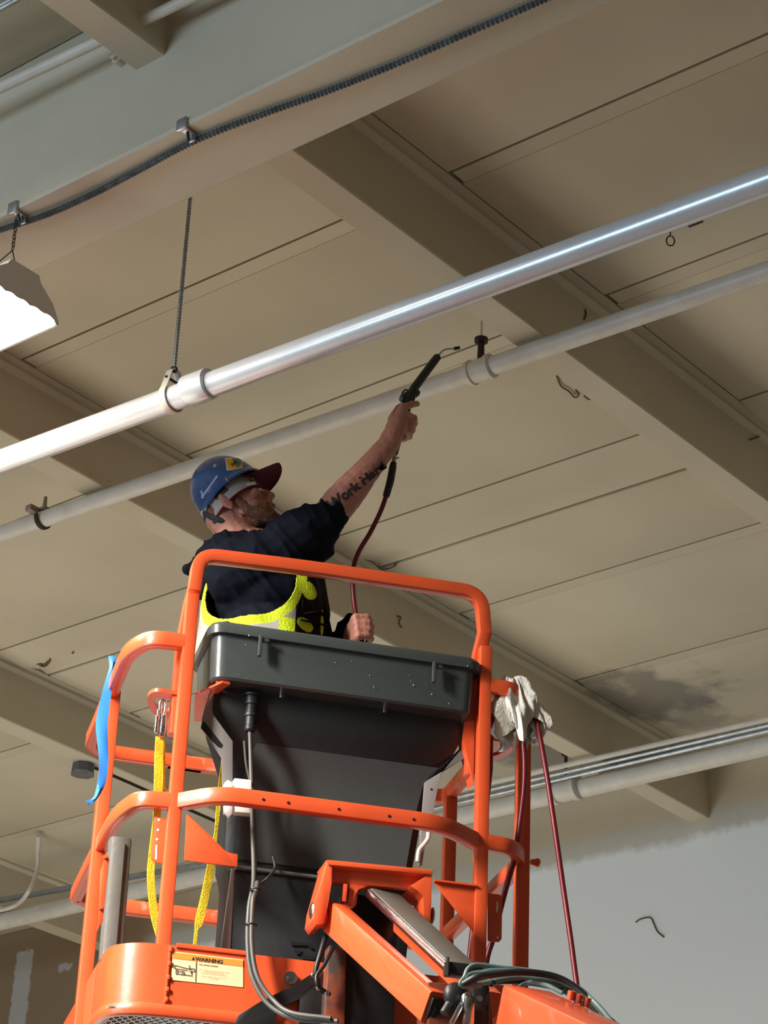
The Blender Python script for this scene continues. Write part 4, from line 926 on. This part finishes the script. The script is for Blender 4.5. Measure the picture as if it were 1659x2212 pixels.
ring_loft(bm, inner[::-1] + rim + rows); hat = obj('hard_hat', bm, MT['helm'], man, 60)
BM2 = nb(); ring_loft(BM2, rim + rows); BM2.normal_update(); HB = BVHTree.FromBMesh(BM2); BM2.free()
def onhat(x, y, off=.0012):
    d = ray(x, y).normalized(); h = HB.ray_cast(CAM, d)
    return (h[0] + (h[1] if h[1].dot(d) < 0 else -h[1]) * off) if h[0] else None
def hatpatch(quad, nx_, ny_, off):
    bm = nb(); g = []
    for j in range(ny_ + 1):
        r_ = []
        for i in range(nx_ + 1):
            s, t = i / nx_, j / ny_; a, b, c, d = quad
            x = (a[0] * (1 - s) + b[0] * s) * (1 - t) + (d[0] * (1 - s) + c[0] * s) * t; y = (a[1] * (1 - s) + b[1] * s) * (1 - t) + (d[1] * (1 - s) + c[1] * s) * t
            p = onhat(x, y, off); r_.append(bm.verts.new(p) if p else None)
        g.append(r_)
    for j in range(ny_):
        for i in range(nx_):
            f_ = (g[j][i], g[j][i + 1], g[j + 1][i + 1], g[j + 1][i])
            if all(f_): bm.faces.new(f_)
    return bm
o = obj('sticker', hatpatch(((486, 990), (521, 989), (524, 1012), (490, 1017)), 8, 8, .0008), MT['sticker'], hat); 
obj('sticker', hatpatch(((488.5, 992), (519, 991), (521.5, 1010.5), (492, 1014.5)), 8, 8, .0013), MT['stick_y'], hat)
obj('sticker', hatpatch(((500, 991.5), (519, 991), (521, 1003), (512, 1011)), 6, 6, .0018), MT['stick_g'], hat)
tb = textmesh('SAFE', 11, .25)
for q in tb.verts:
    an = math.radians(-34); x = q.co.x * .62; y = -q.co.y * .9; p = onhat(505.5 + x * math.cos(an) - y * math.sin(an), 1002.5 + x * math.sin(an) + y * math.cos(an), .0024)
    q.co = p if p else HC
obj('sticker_lettering', tb, MT['ink'], hat)
bm = nb()
for quad in (((434, 1074), (437, 1077), (471, 1029), (468, 1027)), ((433, 1060), (437, 1060), (441, 1076), (437, 1077)), ((485, 1031), (487, 1031), (494, 1041), (492, 1042)), ((460, 1005), (466, 1002), (468, 1007), (462, 1011))):
    b2_ = hatpatch(quad, 4, 6, .0007)
    me = bpy.data.meshes.new('q'); b2_.to_mesh(me); b2_.free(); bm.from_mesh(me); bpy.data.meshes.remove(me)
obj('scuff_mark', bm, MT['scuff'], hat)
# suspension band / nape strap
bm = nb()
bar(bm, [hh(.094 * math.cos(a), .088 * math.sin(a), -.012 - .012 * (1 - math.cos(a - pi)) * 0) for a in [math.radians(q) for q in range(95, 266, 10)]], .030, .006, rn, .002)
ribs = [hh(-.094, .04, -.01), hh(-.088, .045, -.045), hh(-.075, .045, -.075), hh(-.060, .04, -.088)]
tube(bm, cat(ribs, 5), .011, 10); ell(bm, hh(-.086, .02, -.055), (.016, .035, .016), HX, 14); obj('nape_strap', bm, MT['rubber'], hat)
# ball cap worn below the hard hat
bm = nb(); rows = []
for i in range(8):
    ph_ = i / 7 * 1.15 - .60
    rows.append([H(.008, 0, .020) + ra * math.cos(2 * pi * j / 40) * .094 * math.cos(max(ph_, 0)) + hr * math.sin(2 * pi * j / 40) * .086 * math.cos(max(ph_, 0)) + rn * (.085 * math.sin(ph_) + .012) for j in range(40)])
ring_loft(bm, rows, cap=False); bmesh.ops.solidify(bm, geom=list(bm.faces), thickness=.002)
cp_ = obj('ball_cap', bm, MT['white_c'], man, 60)
bm = nb(); bar(bm, [H(.008, 0, .020) + ra * math.cos(a) * .090 + hr * math.sin(a) * .084 + rn * (-.036) for a in [2 * pi * j / 40 for j in range(41)]], .008, .004, rn, .001); obj('cap_hem', bm, MT['maroon'], cp_)
bm = nb(); rg1 = []; nn_ = 16; g = []
for j in range(nn_ + 1):
    s = -1 + 2 * j / nn_; r_ = []
    for i in range(9):
        t = i / 8; wdt = .086 * (1 - .20 * t * t); f_ = .070 + (.124 * math.sqrt(max(0, 1 - (abs(s) ** 2.6) * .72)) - .005) * t
        up_ = .044 - .020 * s * s + .000 * t
        r_.append(bm.verts.new(H(f_ + .0, 0, 0) + hr * (s * wdt) + hup * up_))
    g.append(r_)
for j in range(nn_):
    for i in range(8): bm.faces.new((g[j][i], g[j][i + 1], g[j + 1][i + 1], g[j + 1][i]))
bmesh.ops.solidify(bm, geom=list(bm.faces), thickness=.003); obj('bill', bm, MT['maroon'], cp_, 60)
# safety glasses
bm = nb(); bar(bm, [H(.094, .050, .006), H(.070, .068, .004), H(.03, .074, .0), H(.0, .081, -.002)], .012, .003, hup, .001); gl = obj('safety_glasses', bm, mat('clear_temple', (200, 190, 184), .2), man)
bm = nb(); g = []
for j in range(13):
    s = -1 + j / 6; g.append([bm.verts.new(H(.112 - .030 * s * s, s * .056, z)) for z in (-.018, -.004, .012, .022)])
for j in range(12):
    for i in range(3): bm.faces.new((g[j][i], g[j][i + 1], g[j + 1][i + 1], g[j + 1][i]))
bmesh.ops.solidify(bm, geom=list(bm.faces), thickness=.0015); obj('lens', bm, MT['lens'], gl, 60)
# sweatshirt
bm = nb()
SR = c2w((1, 0, 0)); SD = c2w((0, 0, 1)); SD.z = 0; SD.normalize()
cap(bm, WV(512, 1232, .46), WV(600, 1240, .42), .125, .115)
for (x, y, vv, ra_, rb_) in ((575, 1240, .45, .155, .17), (578, 1310, .44, .158, .175), (578, 1390, .44, .15, .17), (578, 1470, .43, .145, .17)): ell(bm, WV(x, y, vv), (ra_, rb_, .12), (SR, SD, Z), 28)
cap(bm, WV(470, 1235, .50), WV(440, 1262, .50), .075, .045); cap(bm, WV(455, 1222, .50), WV(406, 1230, .50), .05, .018)       # hood hanging on the back
chain(bm, [WV(520, 1240, .36), WV(600, 1205, .33), WV(655, 1160, .30), WV(690, 1132, .28)], [.105, .100, .088, .070])
chain(bm, [WV(640, 1185, .33), WV(676, 1178, .31), WV(690, 1160, .30)], [.075, .062, .055])
cap(bm, WV(694, 1128, .28), WV(712, 1108, .28), .061, .054)
cap(bm, WV(500, 1190, .44), WV(545, 1165, .43), .04, .045)
chain(bm, [shL, elL, WV(728, 1402, .48), WV(752, 1385, .42)], [.09, .065, .052, .042]); chain(bm, [WV(735, 1385, .45), WV(755, 1340, .40)], [.035, .016])
sw = remesh(bm, .0065, 3, .5)
ad = (elR - shR).normalized()
def folds(c):
    d = noise.noise(V((c.dot(ad) * 16, c.z * 5, c.dot(W) * 5))) * .010
    r_ = 1 - abs(noise.noise(V((c.dot(ad) * 26, c.dot(ad.cross(Z)) * 7, c.z * 7 + 4)))) * 2
    return d + .009 * max(0, r_) ** 2 - .003
displace(sw, folds); SB = BVHTree.FromBMesh(sw); shirt = obj('sweatshirt', sw, MT['navy'], man, 80)
bm = nb(); c = H(-.02, 0, -.085); 
# vest: shell around the trunk, armhole left open on the near side
def vest_pt(a, z, k=1.0):
    ctr = WV(578, 1330, .44); ctr = V((ctr.x, ctr.y, z)); e = 1.0 if z < 4.50 else 1 - (z - 4.50) * 1.0
    return ctr + (SR * (math.sin(a) * (.176 if math.sin(a) > 0 else .176 + .022 * min(1, -math.sin(a) * 1.5)) * e) - SD * (math.cos(a) * .196 * e)) * k
bm = nb(); NA, NZ = 380, 180; zlo, zhi = 4.33, 4.70; g = {}
for i in range(NA):
    for j in range(NZ + 1):
        a = 2 * pi * i / NA; z = zlo + (zhi - zlo) * j / NZ
        p = vest_pt(a, z); p = p + (p - vest_pt(a, z, .5)).normalized() * (.004 * math.sin(a * 9 + z * 18) + .003 * noise.noise(p * 20))
        g[i, j] = bm.verts.new(p)
matsv = [MT['lime'], MT['refl'], MT['harn']]
def reg(a, z):
    a = (a + pi) % (2 * pi) - pi; s = a * .186; zc_ = 4.60
    if z > zc_: return abs(s + .055) / .158, s
    return ((abs(s + .055) / .158) ** 2.6 + ((zc_ - z) / .195) ** 2.6) ** (1 / 2.6), s
def patch_at(px, py, rs, rz): return (math.asin(max(-1, min(1, (px - 578) / 772 / .176))) * .186, F(px, py, .30).z, rs, rz)
LP = [patch_at(672, 1288, .030, .028), patch_at(660, 1258, .016, .024), patch_at(668, 1364, .034, .020), patch_at(700, 1345, .010, .04)]
zq = F(600, 1338, .26).z
for i in range(NA):
    for j in range(NZ):
        a = 2 * pi * (i + .5) / NA; z = zlo + (zhi - zlo) * (j + .5) / NZ; d, s = reg(a, z)
        if d < 1 or z > 4.66: continue
        f_ = bm.faces.new((g[i, j], g[(i + 1) % NA, j], g[(i + 1) % NA, j + 1], g[i, j + 1]))
        if d < 1.15 and s < .118: f_.material_index = 0
        elif .095 < s < .34: f_.material_index = 0 if any(((s - q[0]) / q[2]) ** 2 + ((z - q[1]) / q[3]) ** 2 < 1 for q in LP) else 2
        elif .045 < s < .096 and z < zq: f_.material_index = 0
        else: f_.material_index = 1 if z > 4.3 else 0
bmesh.ops.delete(bm, geom=[v for v in bm.verts if not v.link_faces], context='VERTS')
bmesh.ops.solidify(bm, geom=list(bm.faces), thickness=.003); obj('high_visibility_vest', bm, matsv, man, 80)
# harness straps
VB = None
def strap(pts, wd, name='harness_strap', m=MT['harn'], v=None):
    bm = nb(); P = []
    for x, y, vv in pts: P.append(WV(x, y, vv))
    bar(bm, cat(P, 6), wd, .004, SR, .001); return obj(name, bm, m, man, 60)
strap([(642, 1235, .30), (643, 1290, .27), (638, 1340, .27), (630, 1380, .27), (622, 1430, .27)], .034)
strap([(655, 1250, .31), (685, 1290, .33), (702, 1340, .34), (712, 1390, .35), (716, 1430, .35)], .026)
strap([(650, 1272, .285), (672, 1275, .30), (688, 1292, .32)], .018)
strap([(645, 1340, .265), (675, 1345, .285), (702, 1352, .32)], .022)
strap([(652, 1325, .27), (678, 1322, .285), (700, 1330, .31)], .030)
# trousers, boots
bm = nb()
for a, k, n_ in ((hipL, kL, aL), (hipR, kR, aR)): chain(bm, [a, k, n_ + Z * .02], [.105, .078, .068])
ell(bm, L(.30, .42, 4.12), (.13, .19, .12), LX, 20)
tr = remesh(bm, .009, 3); displace(tr, lambda c: .008 * noise.noise(c * 14)); obj('trousers', tr, MT['trous'], man, 80)
for n_ in (aL, aR):
    bm = nb(); chain(bm, [n_ + Z * .06, n_ - Z * .02, n_ + U * .06 - Z * .035, n_ + U * .17 - Z * .045], [.062, .056, .048, .038]); b_ = remesh(bm, .008, 2)
    for q in b_.verts: q.co.z = max(q.co.z, 3.2)
    obj('boot', b_, MT['black'], man, 60)
# tattoo lettering on the forearm (projected on to the skin)
tb = textmesh('Work Hard', 1.0, .05)
xs = [v.co.x for v in tb.verts]; x0, x1 = min(xs), max(xs)
bmesh.ops.triangulate(tb, faces=tb.faces[:]); bmesh.ops.subdivide_edges(tb, edges=tb.edges[:], cuts=1)
A0, A1 = V((710, 1096)), V((832, 1003)); dirp = (A1 - A0); prp = V((-dirp.y, dirp.x)).normalized()
for q in tb.verts:
    s = (q.co.x - x0) / (x1 - x0); hgt = 33 * (1 - .3 * s)
    p2 = A0 + dirp * s - prp * (q.co.y * hgt * 1.0) * (1) 
    d = ray(p2.x, p2.y).normalized(); h = BV.ray_cast(CAM, d)
    q.co = (h[0] - d * .0012) if h[0] else (CAM + d * (elR - CAM).length)
obj('tattoo', tb, MT['tattoo'], ob, 80)
# ---------------------------------------------------------------- blow gun in the right hand
t = thing('blow_gun', 'black air blow gun with long barrel held in the raised hand', 'blow gun', gB)
bm = nb(); cap(bm, WV(884, 855, .30), WV(852, 978, .294), .0165, .0115); cap(bm, WV(872, 860, .30), WV(896, 850, .30), .014, .014)
box(bm, WV(884, 858, .30), (.034, .026, .026), LX, .004); obj('grip', remesh(bm, .003, 3), MT['rubber'], t, 60)
bm = nb(); tube(bm, [WV(885, 856, .30), WV(895, 838, .30), WV(938, 780, .30), WV(945, 771, .30), WV(947, 768, .30)], lambda i: (.014, .0132, .0128, .0122, .007)[i], 16); obj('barrel', bm, MT['rubber'], t)
bm = nb(); tube(bm, cat([WV(946, 769, .30), WV(952, 762, .30), WV(962, 755, .30), WV(982, 753, .30)], 6), lambda i: max(.0028, .0048 - i * .0004), 10); obj('nozzle_tube', bm, MT['galv'], t, 60)
bm = nb(); p, q = WV(980, 753.5, .30), WV(993, 751, .30); tube(bm, [p, p.lerp(q, .1), p.lerp(q, .9), q], lambda i: (.004, .0055, .0055, .004)[i], 14); obj('nozzle_tip', bm, MT['rubber'], t)
bm = nb(); tube(bm, cat([WV(x, y, .30) for x, y in ((872, 862), (869, 850), (876, 842), (884, 846), (886, 852))], 5), .0026, 8); tube(bm, cat([WV(x, y, .30) for x, y in ((893, 848), (901, 843), (906, 847), (904, 854))], 5), .0024, 8); obj('trigger_hook', bm, MT['rubber'], t)
bm = nb(); ell(bm, WV(867, 862, .29), (.008, .008, .010), LX, 14); obj('adjuster_knob', bm, mat('teal_grey', (96, 116, 122), .4), t)
